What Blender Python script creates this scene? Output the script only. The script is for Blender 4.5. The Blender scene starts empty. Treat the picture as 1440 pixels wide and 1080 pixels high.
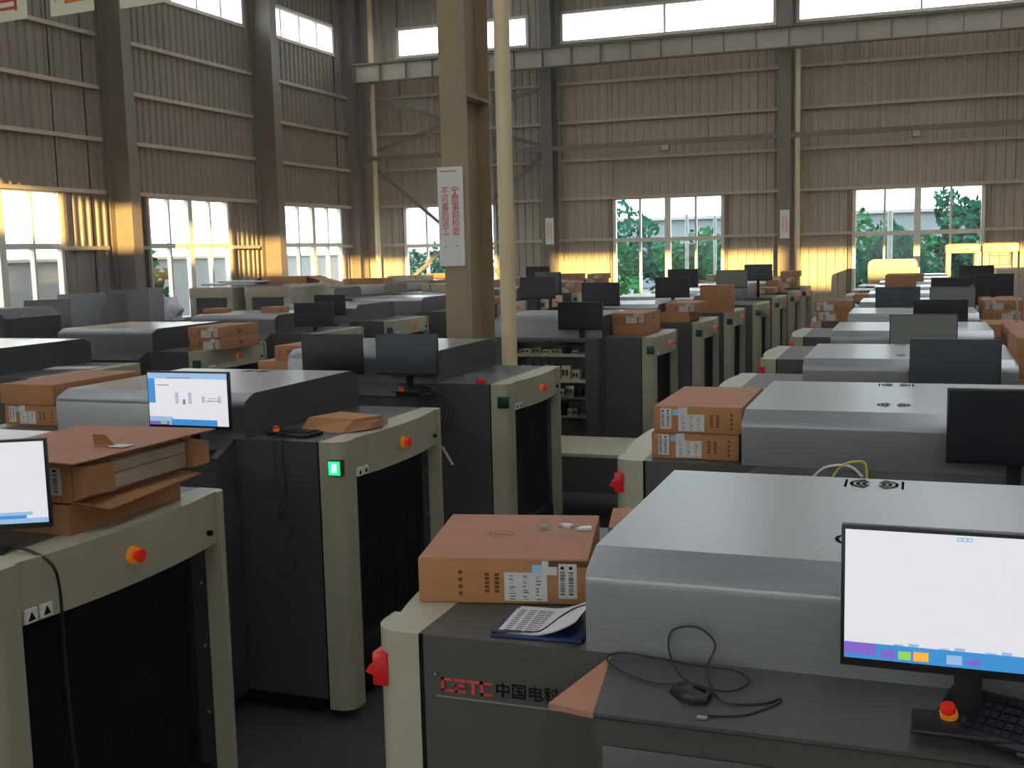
import bpy, bmesh, math, random
from mathutils import Vector, Matrix
random.seed(7)
SC = bpy.context.scene
COL = SC.collection
H = 2.72                      # camera height above the floor (floor is z = 0)
PI = math.pi

# ------------------------------------------------------------------ camera
cd = bpy.data.cameras.new('camera'); cam = bpy.data.objects.new('camera', cd); COL.objects.link(cam)
cd.sensor_width = 36.0; cd.lens = 36.0 * 1550.8 / 1440.0; cd.clip_start = 0.05; cd.clip_end = 400
def cam_axes(pitch, roll, yaw):
    cy, sy = math.cos(yaw), math.sin(yaw)
    fwd = Vector((sy * math.cos(pitch), cy * math.cos(pitch), -math.sin(pitch)))
    right = Vector((cy, -sy, 0)); up = right.cross(fwd)
    return right * math.cos(roll) + up * math.sin(roll), up * math.cos(roll) - right * math.sin(roll), fwd
R_, U_, F_ = cam_axes(0.119649331, -0.0242258233, -0.349905296)
m = Matrix.Identity(4)
for i in range(3):
    m[i][0] = R_[i]; m[i][1] = U_[i]; m[i][2] = -F_[i]
m.translation = Vector((0, 0, H)); cam.matrix_world = m
SC.camera = cam
SC.view_settings.view_transform = 'Standard'; SC.view_settings.look = 'None'
SC.view_settings.gamma = 1.0; SC.view_settings.use_curve_mapping = False
SC.view_settings.exposure = -0.2

# ------------------------------------------------------------------ world, sun
w = bpy.data.worlds.new('world'); SC.world = w; w.use_nodes = True
bg = w.node_tree.nodes['Background']; bg.inputs[0].default_value = (0.92, 0.955, 1.0, 1); bg.inputs[1].default_value = 9.0
sl = bpy.data.lights.new('sun', 'SUN'); so = bpy.data.objects.new('sun', sl); COL.objects.link(so)
sl.energy = 27.0; sl.color = (1.0, 0.66, 0.24); sl.angle = math.radians(0.5)
so.rotation_euler = Vector((0.325, -1.0, 0.12)).to_track_quat('Z', 'Y').to_euler()

# ------------------------------------------------------------------ materials
def mat(name, col, rough=0.5, metal=0.0, var=0.0, scale=6.0, bump=0.0, emit=None, strength=1.0, spec=0.5, stretch=None, aniso=0.0):
    M = bpy.data.materials.new(name); M.use_nodes = True
    nt = M.node_tree; b = nt.nodes['Principled BSDF']
    b.inputs['Base Color'].default_value = (*col, 1); b.inputs['Roughness'].default_value = rough
    b.inputs['Metallic'].default_value = metal; b.inputs['Specular IOR Level'].default_value = spec
    if aniso: b.inputs['Anisotropic'].default_value = aniso
    if var or bump:
        tc = nt.nodes.new('ShaderNodeTexCoord'); n = nt.nodes.new('ShaderNodeTexNoise')
        n.inputs['Scale'].default_value = scale; n.inputs['Detail'].default_value = 4
        src = tc.outputs['Object']
        if stretch:
            mp = nt.nodes.new('ShaderNodeMapping'); mp.inputs['Scale'].default_value = stretch
            nt.links.new(src, mp.inputs[0]); src = mp.outputs[0]
        nt.links.new(src, n.inputs['Vector'])
        if var:
            r = nt.nodes.new('ShaderNodeMapRange'); r.inputs[1].default_value = 0.25; r.inputs[2].default_value = 0.75
            r.inputs[3].default_value = 1 - var; r.inputs[4].default_value = 1 + var
            nt.links.new(n.outputs[0], r.inputs[0])
            mx = nt.nodes.new('ShaderNodeVectorMath'); mx.operation = 'SCALE'; mx.inputs[0].default_value = col
            nt.links.new(r.outputs[0], mx.inputs['Scale']); nt.links.new(mx.outputs[0], b.inputs['Base Color'])
            r2 = nt.nodes.new('ShaderNodeMapRange'); r2.inputs[3].default_value = rough * 0.85; r2.inputs[4].default_value = min(1, rough * 1.2)
            nt.links.new(n.outputs[0], r2.inputs[0]); nt.links.new(r2.outputs[0], b.inputs['Roughness'])
        if bump:
            bp = nt.nodes.new('ShaderNodeBump'); bp.inputs['Strength'].default_value = bump; bp.inputs['Distance'].default_value = 0.02
            nt.links.new(n.outputs[0], bp.inputs['Height']); nt.links.new(bp.outputs[0], b.inputs['Normal'])
    if emit:
        b.inputs['Emission Color'].default_value = (*emit, 1); b.inputs['Emission Strength'].default_value = strength
    return M
def glassy(name, tint, alpha, rough=0.05, gloss=False):
    M = bpy.data.materials.new(name); M.use_nodes = True; nt = M.node_tree; nt.nodes.clear()
    o = nt.nodes.new('ShaderNodeOutputMaterial'); mx = nt.nodes.new('ShaderNodeMixShader')
    t = nt.nodes.new('ShaderNodeBsdfTransparent'); t.inputs[0].default_value = (*tint, 1)
    g = nt.nodes.new('ShaderNodeBsdfPrincipled'); g.inputs['Base Color'].default_value = (0.8, 0.82, 0.84, 1); g.inputs['Roughness'].default_value = rough
    if gloss: g.inputs['Metallic'].default_value = 1.0
    mx.inputs[0].default_value = alpha
    nt.links.new(t.outputs[0], mx.inputs[1]); nt.links.new(g.outputs[0], mx.inputs[2]); nt.links.new(mx.outputs[0], o.inputs[0])
    return M
M = {}
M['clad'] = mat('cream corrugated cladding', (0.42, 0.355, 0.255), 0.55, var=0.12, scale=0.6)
M['cladshaded'] = mat('corrugated cladding with shade painted in', (0.235, 0.195, 0.145), 0.55, var=0.15, scale=0.6)  # same cladding as the far wall, darkened to paint in backlight shade
M['steel'] = mat('brown grey painted steel', (0.18, 0.145, 0.105), 0.5, var=0.12, scale=2)
M['girt'] = mat('pale girt steel', (0.5, 0.43, 0.33), 0.5, var=0.08, scale=2)
M['olive'] = mat('olive painted column', (0.37, 0.28, 0.155), 0.5, var=0.08, scale=1.5)
M['pipe'] = mat('cream pipe', (0.76, 0.61, 0.35), 0.4, var=0.06, scale=3)
M['frame'] = mat('white window frame', (0.72, 0.66, 0.55), 0.45, var=0.05, scale=3)
M['glass'] = glassy('window glass', (0.93, 0.97, 0.97), 0.05, gloss=True)
fm = bpy.data.materials.new('added milky fill panel'); fm.use_nodes = True; fm.node_tree.nodes.clear()  # milky panel added to the unseen roof as fill light
fo = fm.node_tree.nodes.new('ShaderNodeOutputMaterial'); ft = fm.node_tree.nodes.new('ShaderNodeBsdfTranslucent'); ft.inputs[0].default_value = (0.72, 0.74, 0.78, 1)
fm.node_tree.links.new(ft.outputs[0], fo.inputs[0]); M['fillpanel'] = fm
M['floor'] = mat('grey concrete floor', (0.035, 0.035, 0.033), 0.55, var=0.25, scale=1.2)
M['roof'] = mat('grey roof sheet', (0.20, 0.18, 0.17), 0.7, var=0.1, scale=1)
M['body'] = mat('dark grey green machine paint', (0.078, 0.080, 0.064), 0.40, metal=0.15, var=0.08, scale=3)
M['hood'] = mat('brushed grey hood metal', (0.215, 0.224, 0.212), 0.42, metal=0.5, var=0.08, scale=5, stretch=(0.6, 30, 30))
hb = M['hood'].node_tree.nodes['Principled BSDF']; hb.inputs['Coat Weight'].default_value = 1.0; hb.inputs['Coat Roughness'].default_value = 0.28; hb.inputs['Coat IOR'].default_value = 1.85
M['hoodside'] = mat('dark grey hood cheek', (0.060, 0.056, 0.048), 0.45, metal=0.2, var=0.1, scale=3)
M['cream'] = mat('beige powder coat', (0.42, 0.385, 0.265), 0.42, var=0.06, scale=3)
M['black'] = mat('black rubber', (0.006, 0.006, 0.006), 0.75, var=0.2, scale=8, spec=0.15)
M['plastic'] = mat('black plastic', (0.012, 0.013, 0.015), 0.38)
M['screen'] = mat('dark switched off screen', (0.010, 0.012, 0.016), 0.30, spec=0.5)
M['screengrey'] = mat('screen with grey reflection painted in', (0.20, 0.215, 0.17), 0.45)  # grey green base colour stands for light mirrored in the dark glass
M['screenblue'] = mat('matte screen with film', (0.045, 0.058, 0.062), 0.35)
M['white'] = mat('white plastic', (0.75, 0.75, 0.73), 0.5)
M['paper'] = mat('white paper', (0.62, 0.60, 0.56), 0.8, var=0.06, scale=20)
M['card'] = mat('brown cardboard', (0.43, 0.20, 0.075), 0.8, var=0.10, scale=7)
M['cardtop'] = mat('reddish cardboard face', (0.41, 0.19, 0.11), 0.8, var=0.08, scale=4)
M['ink'] = mat('dark brown print', (0.12, 0.05, 0.02), 0.8)
M['blackink'] = mat('black print', (0.012, 0.012, 0.012), 1.0, spec=0.0)
M['red'] = mat('red plastic', (0.55, 0.01, 0.012), 0.35)
M['redlamp'] = mat('red lens', (0.6, 0.01, 0.01), 0.3, emit=(1, 0.02, 0.02), strength=0.03)
M['redlit'] = mat('lit red button', (0.7, 0.02, 0.01), 0.3, emit=(1, 0.05, 0.02), strength=0.10)
M['amber'] = mat('amber collar', (0.75, 0.26, 0.02), 0.4, emit=(1, 0.35, 0.03), strength=0.12)
M['green'] = mat('dark green lens', (0.005, 0.045, 0.03), 0.3)
M['greenlit'] = mat('lit green lens', (0.05, 0.7, 0.3), 0.3, emit=(0.02, 1.0, 0.32), strength=1.0)
M['greencore'] = mat('bright core of green lens', (0.6, 1, 0.8), 0.3, emit=(0.45, 1.0, 0.75), strength=1.5)
M['redtext'] = mat('red lettering', (0.62, 0.06, 0.05), 0.6)
M['pinktext'] = mat('faded red lettering', (0.70, 0.08, 0.07), 0.7)
M['orangetext'] = mat('orange lettering', (0.8, 0.25, 0.04), 0.6)
M['sign'] = mat('off white sign board', (0.85, 0.83, 0.76), 0.55)
M['banner'] = mat('cream hanging board', (0.92, 0.88, 0.66), 0.6)
M['foam'] = mat('cream foam', (0.55, 0.44, 0.31), 0.8, var=0.06, scale=12)
M['film'] = glassy('clear plastic film', (0.95, 0.95, 0.95), 0.08, 0.12)
M['bag'] = mat('crumpled white plastic', (0.62, 0.60, 0.66), 0.35, var=0.15, scale=14, bump=1.0)
M['blue'] = mat('blue cover', (0.025, 0.04, 0.13), 0.5)
M['bluetag'] = mat('light blue sticker', (0.30, 0.55, 0.72), 0.6)
M['metal'] = mat('bare steel', (0.42, 0.41, 0.38), 0.35, metal=0.9, var=0.15, scale=4)
M['sheet'] = mat('grey sheet metal', (0.24, 0.24, 0.21), 0.33, metal=0.6, var=0.18, scale=2.5)
M['pcb'] = mat('green board', (0.16, 0.22, 0.08), 0.6)
M['yellow'] = mat('yellow cable', (0.65, 0.55, 0.06), 0.5)
M['scr_white'] = mat('white lit screen', (0.05, 0.05, 0.05), 0.4, emit=(0.90, 0.88, 0.94), strength=0.97)
M['scr_blue'] = mat('blue lit screen', (0.02, 0.04, 0.05), 0.4, emit=(0.06, 0.36, 0.85), strength=0.85)
M['scr_lblue'] = mat('light blue lit screen', (0.04, 0.05, 0.05), 0.4, emit=(0.38, 0.62, 0.92), strength=0.9)
M['scr_purple'] = mat('violet lit screen', (0.2, 0.1, 0.5), 0.4, emit=(0.20, 0.14, 0.55), strength=0.8)
M['scr_dark'] = mat('grey lit screen text', (0.1, 0.1, 0.15), 0.4, emit=(0.20, 0.22, 0.32), strength=0.8)
M['scr_amber'] = mat('amber lit icon', (0.8, 0.4, 0.05), 0.4, emit=(0.9, 0.40, 0.04), strength=0.9)
M['scr_green'] = mat('green lit icon', (0.3, 0.6, 0.1), 0.4, emit=(0.30, 0.60, 0.10), strength=0.8)
M['leaf'] = mat('green leaves', (0.012, 0.10, 0.04), 0.9, var=0.5, scale=1.5, spec=0.0)
M['leafdark'] = mat('dark leaves', (0.008, 0.065, 0.045), 0.9, var=0.5, scale=1.5, spec=0.0)
M['bark'] = mat('pale bark', (0.30, 0.32, 0.34), 0.7, var=0.2, scale=5)
M['hazeblue'] = mat('blue grey render', (0.13, 0.165, 0.185), 0.8, var=0.06, scale=0.2)
M['greywall'] = mat('grey plaster', (0.24, 0.245, 0.25), 0.8, var=0.08, scale=0.4)
M['ground'] = mat('outdoor concrete', (0.10, 0.11, 0.10), 0.9, var=0.1, scale=0.5)
M['sand'] = mat('sand coloured paint', (0.52, 0.42, 0.27), 0.45, var=0.05, scale=3)
M['lampglass'] = mat('floodlight glass', (0.55, 0.52, 0.45), 0.3)

# ------------------------------------------------------------------ mesh helper
class MB:
    def __init__(s): s.bm = bmesh.new()
    def _mi(s, fs, mi):
        for f in fs: f.material_index = mi
        return s
    def box(s, x0, x1, y0, y1, z0, z1, mi=0, bev=0.0):
        vs = [s.bm.verts.new((x, y, z)) for x in (x0, x1) for y in (y0, y1) for z in (z0, z1)]
        q = [(0, 1, 3, 2), (4, 6, 7, 5), (0, 4, 5, 1), (2, 3, 7, 6), (0, 2, 6, 4), (1, 5, 7, 3)]
        fs = [s.bm.faces.new([vs[i] for i in f]) for f in q]
        s._mi(fs, mi)
        if bev:
            es = list({e for f in fs for e in f.edges})
            r = bmesh.ops.bevel(s.bm, geom=es, offset=bev, segments=2, profile=0.5, affect='EDGES')
            s._mi(r['faces'], mi)
        return s
    def hexa(s, pts, mi=0):      # 8 points: bottom ring 4, top ring 4
        vs = [s.bm.verts.new(p) for p in pts]
        q = [(3, 2, 1, 0), (4, 5, 6, 7), (0, 1, 5, 4), (1, 2, 6, 5), (2, 3, 7, 6), (3, 0, 4, 7)]
        return s._mi([s.bm.faces.new([vs[i] for i in f]) for f in q], mi)
    def prism(s, prof, axis, a0, a1, mi=0, cap=True, capmi=None):   # closed profile extruded on an axis
        def P(u, v, a):
            return {'x': (a, u, v), 'y': (u, a, v), 'z': (u, v, a)}[axis]
        A = [s.bm.verts.new(P(u, v, a0)) for u, v in prof]; B = [s.bm.verts.new(P(u, v, a1)) for u, v in prof]
        n = len(prof)
        fs = [s.bm.faces.new((A[i], A[(i + 1) % n], B[(i + 1) % n], B[i])) for i in range(n)]
        s._mi(fs, mi)
        if cap:
            c = [s.bm.faces.new(A[::-1]), s.bm.faces.new(B)]
            s._mi(c, mi if capmi is None else capmi)
        return s
    def cyl(s, p, q, r, n=12, mi=0, r2=None):
        p = Vector(p); q = Vector(q); d = (q - p).normalized(); r2 = r if r2 is None else r2
        a = d.orthogonal().normalized(); b = d.cross(a)
        A = [s.bm.verts.new(p + (a * math.cos(t) + b * math.sin(t)) * r) for t in [2 * PI * i / n for i in range(n)]]
        B = [s.bm.verts.new(q + (a * math.cos(t) + b * math.sin(t)) * r2) for t in [2 * PI * i / n for i in range(n)]]
        fs = [s.bm.faces.new((A[i], A[(i + 1) % n], B[(i + 1) % n], B[i])) for i in range(n)] + [s.bm.faces.new(A[::-1]), s.bm.faces.new(B)]
        return s._mi(fs, mi)
    def bar(s, p, q, w, h, mi=0):
        p = Vector(p); q = Vector(q); d = (q - p).normalized()
        a = d.cross(Vector((0, 0, 1)))
        a = Vector((1, 0, 0)) if a.length < 1e-4 else a.normalized(); b = a.cross(d)
        k = [(-1, -1), (1, -1), (1, 1), (-1, 1)]
        return s.hexa([p + a * i * w / 2 + b * j * h / 2 for i, j in k] + [q + a * i * w / 2 + b * j * h / 2 for i, j in k], mi)
    def tube(s, pts, r, n=6, mi=0, sub=6):
        P = [Vector(p) for p in pts]; out = []
        for i in range(len(P) - 1):
            p0 = P[max(i - 1, 0)]; p1 = P[i]; p2 = P[i + 1]; p3 = P[min(i + 2, len(P) - 1)]
            for k in range(sub):
                t = k / sub
                out.append(0.5 * ((2 * p1) + (p2 - p0) * t + (2 * p0 - 5 * p1 + 4 * p2 - p3) * t * t + (3 * p1 - p0 - 3 * p2 + p3) * t ** 3))
        out.append(P[-1]); rings = []
        a = (out[1] - out[0]).orthogonal().normalized()
        for i, p in enumerate(out):
            d = (out[min(i + 1, len(out) - 1)] - out[max(i - 1, 0)])
            d = d.normalized() if d.length > 1e-9 else Vector((0, 0, 1))
            a = (a - d * a.dot(d)); a = a.normalized() if a.length > 1e-6 else d.orthogonal().normalized(); b = d.cross(a)
            rings.append([s.bm.verts.new(p + (a * math.cos(2 * PI * k / n) + b * math.sin(2 * PI * k / n)) * r) for k in range(n)])
        fs = []
        for A, B in zip(rings, rings[1:]):
            fs += [s.bm.faces.new((A[k], A[(k + 1) % n], B[(k + 1) % n], B[k])) for k in range(n)]
        fs += [s.bm.faces.new(rings[0][::-1]), s.bm.faces.new(rings[-1])]
        return s._mi(fs, mi)
    def quad(s, pts, mi=0):
        return s._mi([s.bm.faces.new([s.bm.verts.new(p) for p in pts])], mi)
    def mesh(s, name, mats, smooth=True, ang=0.62):
        bm = s.bm; bmesh.ops.recalc_face_normals(bm, faces=bm.faces)
        if smooth:
            for f in bm.faces: f.smooth = True
            for e in bm.edges:
                if len(e.link_faces) != 2 or e.calc_face_angle(0) > ang: e.smooth = False
        me = bpy.data.meshes.new(name); bm.to_mesh(me); bm.free()
        for x in mats: me.materials.append(M[x])
        return me
def obj(name, mb, mats, parent=None, smooth=True, loc=None, rot=None, **props):
    mats = [mats] if isinstance(mats, str) else mats
    me = mb.mesh(name, mats, smooth) if isinstance(mb, MB) else mb
    o = bpy.data.objects.new(name, me); COL.objects.link(o)
    if parent is not None: o.parent = parent
    if loc: o.location = loc
    if rot: o.rotation_euler = rot
    for k, v in props.items(): o[k] = v
    return o
def thing(name, label, cat, loc=(0, 0, 0), rz=0, group=None, kind=None):
    o = bpy.data.objects.new(name, None); COL.objects.link(o); o.empty_display_size = 0.1
    o.location = loc; o.rotation_euler = (0, 0, rz)
    if label: o['label'] = label
    if cat: o['category'] = cat
    if group: o['group'] = group
    if kind: o['kind'] = kind
    return o
KIDS = {}
def copy_tree(root, loc, rz=0, label=None, group=None, skip=()):
    def kids(o): return [c for c in COL.objects if c.parent == o]
    c = root.copy(); COL.objects.link(c); c.location = loc; c.rotation_euler = (0, 0, rz)
    if label: c['label'] = label
    if group: c['group'] = group
    if root.name not in KIDS: KIDS[root.name] = [(k, kids(k)) for k in kids(root)]
    for k, sub in KIDS[root.name]:
        if k.name.split('.')[0] in skip: continue
        d = k.copy(); COL.objects.link(d); d.parent = c
        for g in sub:
            e = g.copy(); COL.objects.link(e); e.parent = d
    return c
def text_obj(name, s, size, mname, parent, loc, rot, ext=0.001, scale=None, spacing=1.0):
    cu = bpy.data.curves.new(name, 'FONT'); cu.body = s; cu.size = size; cu.extrude = ext
    cu.align_x = 'CENTER'; cu.align_y = 'CENTER'; cu.resolution_u = 3; cu.space_line = spacing
    t = bpy.data.objects.new('tmp', cu); COL.objects.link(t)
    dg = bpy.context.evaluated_depsgraph_get(); me = bpy.data.meshes.new_from_object(t.evaluated_get(dg))
    bpy.data.objects.remove(t); me.name = name; me.materials.clear(); me.materials.append(M[mname])
    o = bpy.data.objects.new(name, me); COL.objects.link(o); o.parent = parent; o.location = loc; o.rotation_euler = rot
    if scale: o.scale = scale
    return o

# ================================================================== SETTING
XL, YF, XR, YB = -19.9, 38.0, 30.0, -12.0
ROOF = H + 10.4
GZ = [H + v for v in (0.34, 1.78, 3.12, 4.43, 5.76)]      # girt levels
CB, CT = H + 7.13, H + 8.24                               # clerestory bottom and top
WB, WT = H - 1.75, GZ[1]                                  # window sill and head
obj('floor', MB().box(XL - 0.3, XR + 0.3, YB - 0.3, YF + 0.3, -0.2, 0), 'floor', kind='structure')
FILL_STRIPS = [(-15.0, -13.8), (-6.1, -4.9), (0.9, 2.5), (16.0, 17.2)]  # unseen roof strips, added so daylight falls on the hood tops
rb = MB(); xx = XL - 0.3
for x0, x1 in FILL_STRIPS + [(XR + 0.3, 0)]:
    rb.box(xx, x0, YB - 0.3, YF + 0.3, ROOF, ROOF + 0.15); xx = x1
for x0, x1 in FILL_STRIPS: rb.box(x0, x1, YB - 0.3, YB + 3, ROOF, ROOF + 0.15).box(x0, x1, YF - 2, YF + 0.3, ROOF, ROOF + 0.15)
ceil = obj('ceiling', rb, 'roof', kind='structure')
for x0, x1 in FILL_STRIPS: obj('fill_skylight', MB().box(x0, x1, YB + 3, YF - 2, ROOF + 0.05, ROOF + 0.06), 'fillpanel', ceil)
for k in range(10):
    y = 1.5 + 4 * k
    if y < YF: obj('purlin', MB().box(XL, XR, y - 0.08, y + 0.08, ROOF - 0.22, ROOF - 0.02), 'steel', ceil)

def ribbed(along, a0, a1, z0, z1, base, inward, pitch=0.28, depth=0.045):
    """trapezoid corrugated sheet; along='y' or 'x', base coordinate, inward sign"""
    mb = MB(); prof = []; a = a0
    while a < a1 - 1e-6:
        for f, d in ((0.0, 0), (0.55, 0), (0.66, 1), (0.89, 1)):
            t = min(a + f * pitch, a1); prof.append((t, d * depth))
        a += pitch
    prof.append((a1, 0))
    lo = []; hi = []
    for t, d in prof:
        c = base + inward * d
        p = (c, t) if along == 'y' else (t, c)
        lo.append(mb.bm.verts.new((*p, z0))); hi.append(mb.bm.verts.new((*p, z1)))
    for i in range(len(prof) - 1):
        if abs(prof[i][0] - prof[i + 1][0]) > 1e-6 or prof[i][1] != prof[i + 1][1]: mb.bm.faces.new((lo[i], lo[i + 1], hi[i + 1], hi[i]))
    return mb
def wall_with_openings(name, along, a0, a1, base, inward, openings, ztop=ROOF):
    root = thing(name, None, None, (0, 0, 0), kind='structure')
    # solid outer sheet as weather skin
    cuts = sorted({a0, a1} | {v for o in openings for v in o[:2]})
    for b0, b1 in zip(cuts, cuts[1:]):
        ops = sorted([(o[2], o[3]) for o in openings if o[0] <= b0 + 1e-6 and o[1] >= b1 - 1e-6])
        z = 0.0; spans = []
        for p, q in ops: spans.append((z, p)); z = q
        spans.append((z, ztop))
        for p, q in spans:
            # one sheet panel per tier between girts
            lv = [p] + [g for g in GZ + [CB, CT] if p + 0.15 < g < q - 0.15] + [q]
            for u, v in zip(lv, lv[1:]):
                obj('cladding_panel', ribbed(along, b0, b1, u, v, base, inward), 'cladshaded' if name.startswith('wall_left') else 'clad', root, smooth=False)
    return root
def bar_ax(along, a0, a1, base, inward, t0, t1, z0, z1):
    c0, c1 = sorted((base + inward * t0, base + inward * t1))
    return MB().box(c0, c1, a0, a1, z0, z1) if along == 'y' else MB().box(a0, a1, c0, c1, z0, z1)
def window(name, along, a0, a1, z0, z1, base, inward, zt, cols=4, heavy=True):
    r = thing(name, None, None, (0, 0, 0), kind='structure')
    fw = 0.11
    for s0, s1 in ((a0, a0 + fw), (a1 - fw, a1)):
        obj('frame_post', bar_ax(along, s0, s1, base, inward, -0.06, 0.10, z0, z1), 'frame', r)
    obj('frame_head', bar_ax(along, a0, a1, base, inward, -0.06, 0.10, z1 - 0.09, z1), 'frame', r)
    obj('frame_sill', bar_ax(along, a0, a1, base, inward, -0.06, 0.12, z0, z0 + 0.1), 'frame', r)
    rows = [(z0 + 0.1, zt - 0.07), (zt + 0.07, z1 - 0.09)] if zt else [(z0 + 0.1, z1 - 0.09)]
    if zt: obj('transom', bar_ax(along, a0 + fw, a1 - fw, base, inward, -0.05, 0.09, zt - 0.07, zt + 0.07), 'frame', r)
    st = (a1 - a0) / cols
    for k in range(1, cols):
        wd = 0.10 if (k == cols / 2 and heavy) else 0.035
        obj('mullion', bar_ax(along, a0 + k * st - wd, a0 + k * st + wd, base, inward, -0.05, 0.085, z0 + 0.1, z1 - 0.09), 'frame', r)
    for k in range(cols):
        for p, q in rows:
            obj('pane', bar_ax(along, a0 + k * st + 0.04, a0 + (k + 1) * st - 0.04, base, inward, 0.0, 0.012, p, q), 'glass', r)
    return r
# left wall
LW = [(9.5, 13.6), (18.2, 22.15), (25.4, 29.3), (32.4, 36.45)]
LC = [(8.2, 15.6), (16.2, 23.3), (24.6, 30.65), (31.65, 36.4)]
ops = [(a, b, WB, WT) for a, b in LW] + [(a, b, CB, CT) for a, b in LC]
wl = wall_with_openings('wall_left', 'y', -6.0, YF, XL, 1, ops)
n = 1
for a, b in LW:
    window(f'window_{n}', 'y', a, b, WB, WT, XL, 1, GZ[0] + 0.05); n += 1
for a, b in LC:
    window(f'window_{n}', 'y', a, b, CB, CT, XL, 1, None, cols=max(4, int((b - a) / 1.2)), heavy=False); n += 1
LCOL = [9.0, 16.4, 24.0, 31.1]
def spans(a0, a1, cuts, half):
    out = []; a = a0
    for c in sorted(cuts):
        if c > a: out.append((a, c - half)); a = c + half
    out.append((a, a1)); return [s for s in out if s[1] - s[0] > 0.3]
for z in GZ:
    for s in spans(-6, YF - 0.3, LCOL, 0.28):
        segs = [s]
        if z < WT - 0.1:
            segs = []; a = s[0]
            for p, q in LW:
                if p > s[0] and q < s[1]: segs.append((a, p)); a = q
            segs.append((a, s[1]))
        for p, q in segs: obj('girt', bar_ax('y', p, q, XL, 1, 0.04, 0.16, z - 0.05, z + 0.05), 'girt', wl)
for a, b in LW:      # jamb studs beside the windows
    for q in (a - 0.06, b + 0.06): obj('jamb_stud', bar_ax('y', q - 0.05, q + 0.05, XL, 1, 0.03, 0.14, 0, WT), 'steel', wl)
# far wall
FW = [(-18.0, -14.3), (-9.93, -6.05), (-1.9, 2.08), (6.3, 10.2)]
FC = [(-18.05, -12.9), (-11.75, -4.35), (-3.72, 3.9), (4.6, 11.8)]
ops = [(a, b, WB, WT) for a, b in FW] + [(a, b, CB, CT) for a, b in FC]
wf = wall_with_openings('wall_far', 'x', XL, XR, YF, -1, ops)
for a, b in FW:
    window(f'window_{n}', 'x', a, b, WB, WT, YF, -1, GZ[0] - 0.05); n += 1
for a, b in FC:
    window(f'window_{n}', 'x', a, b, CB, CT, YF, -1, None, cols=2, heavy=False); n += 1
FCOL = [-12.1, -4.0, 4.2, 12.4]
for z in GZ:
    for s in spans(XL + 0.6, XR, FCOL, 0.25):
        segs = [s]
        if z < WT - 0.1:
            segs = []; a = s[0]
            for p, q in FW:
                if p > s[0] and q < s[1]: segs.append((a, p)); a = q
            segs.append((a, s[1]))
        for p, q in segs: obj('girt', bar_ax('x', p, q, YF, -1, 0.04, 0.16, z - 0.05, z + 0.05), 'girt', wf)
for a, b in FW:
    for q in (a - 0.07, b + 0.07): obj('jamb_stud', bar_ax('x', q - 0.05, q + 0.05, YF, -1, 0.03, 0.14, 0, WT), 'steel', wf)
# right wall and rear wall (behind the camera): unseen openings shaped to give fill daylight and the low sun beam
ops = [(y, y + 4.0, H - 1.7, H + 1.78) for y in (26,)] + [(y, y + 6.5, CB, CT) for y in (28,)]
wall_with_openings('wall_right', 'y', YB, YF, XR, -1, ops)
RZ0, RZ1 = H + 4.6, H + 5.72
ops = [(a_, b_, RZ0, RZ1) for a_, b_ in ((-12.0, 2.2), (4.1, 12.0), (12.6, 24.0))] + [(a_, a_ + 4.6, 0.6, H + 0.95) for a_ in (-19.4, -14.2, -9.0, -3.8)]
wall_with_openings('wall_rear', 'x', XL, XR, YB, 1, ops)
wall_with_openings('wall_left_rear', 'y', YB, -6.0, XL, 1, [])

# columns on the walls
def hcol(name, x0, x1, y0, y1, z1, web='y', tf=0.025, m_='steel', label=None):
    mb = MB()
    if web == 'y':   # flanges face y, web runs along y
        mb.box(x0, x1, y0, y0 + tf, 0, z1); mb.box(x0, x1, y1 - tf, y1, 0, z1); mb.box((x0 + x1) / 2 - 0.008, (x0 + x1) / 2 + 0.008, y0 + tf, y1 - tf, 0, z1)
    else:
        mb.box(x0, x0 + tf, y0, y1, 0, z1); mb.box(x1 - tf, x1, y0, y1, 0, z1); mb.box(x0 + tf, x1 - tf, (y0 + y1) / 2 - 0.008, (y0 + y1) / 2 + 0.008, 0, z1)
    return obj(name, mb, m_, label=label, category='column')
names = ['steel column on the left wall nearest the camera', 'steel column on the left wall before the first window in view',
         'brown steel column on the left wall under the hanging boards', 'brown steel column on the left wall between the two farther windows']
for y, lb in zip(LCOL, names): hcol('steel_column', XL + 0.16, XL + 0.86, y - 0.19, y + 0.19, ROOF, 'x', label=lb)
hcol('steel_column', XL + 0.1, XL + 0.45, YF - 0.9, YF - 0.2, ROOF, 'y', label='brown steel column in the far left corner of the hall')
for x, lb in zip(FCOL, ['steel column on the far wall carrying the left small sign, behind the cream pipe', 'steel column on the far wall beside the thin cream downpipe',
                        'steel column on the far wall right of the rightmost window', 'steel column on the far wall, far right']):
    hcol('steel_column', x - 0.2, x + 0.2, YF - 0.75, YF - 0.17, ROOF, 'y', label=lb)
# crane girder along the far wall
g = thing('crane_girder', 'long grey crane girder with stiffener plates across the far wall', 'girder', (0, YF - 1.0, H))
obj('web', MB().box(-19.4, 14, -0.01, 0.01, 6.25, 6.85), 'girt', g)
obj('flange', MB().box(-19.4, 14, -0.16, 0.16, 6.85, 6.89), 'steel', g); obj('flange', MB().box(-19.4, 14, -0.13, 0.13, 6.21, 6.25), 'steel', g)
st = MB().box(-0.01, 0.01, -0.13, -0.01, 6.25, 6.85).mesh('stiffener', ['steel'])
x = -19.3
while x < 14: obj('stiffener', st, 'steel', g, loc=(x, 0, 0)); x += 1.03
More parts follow.
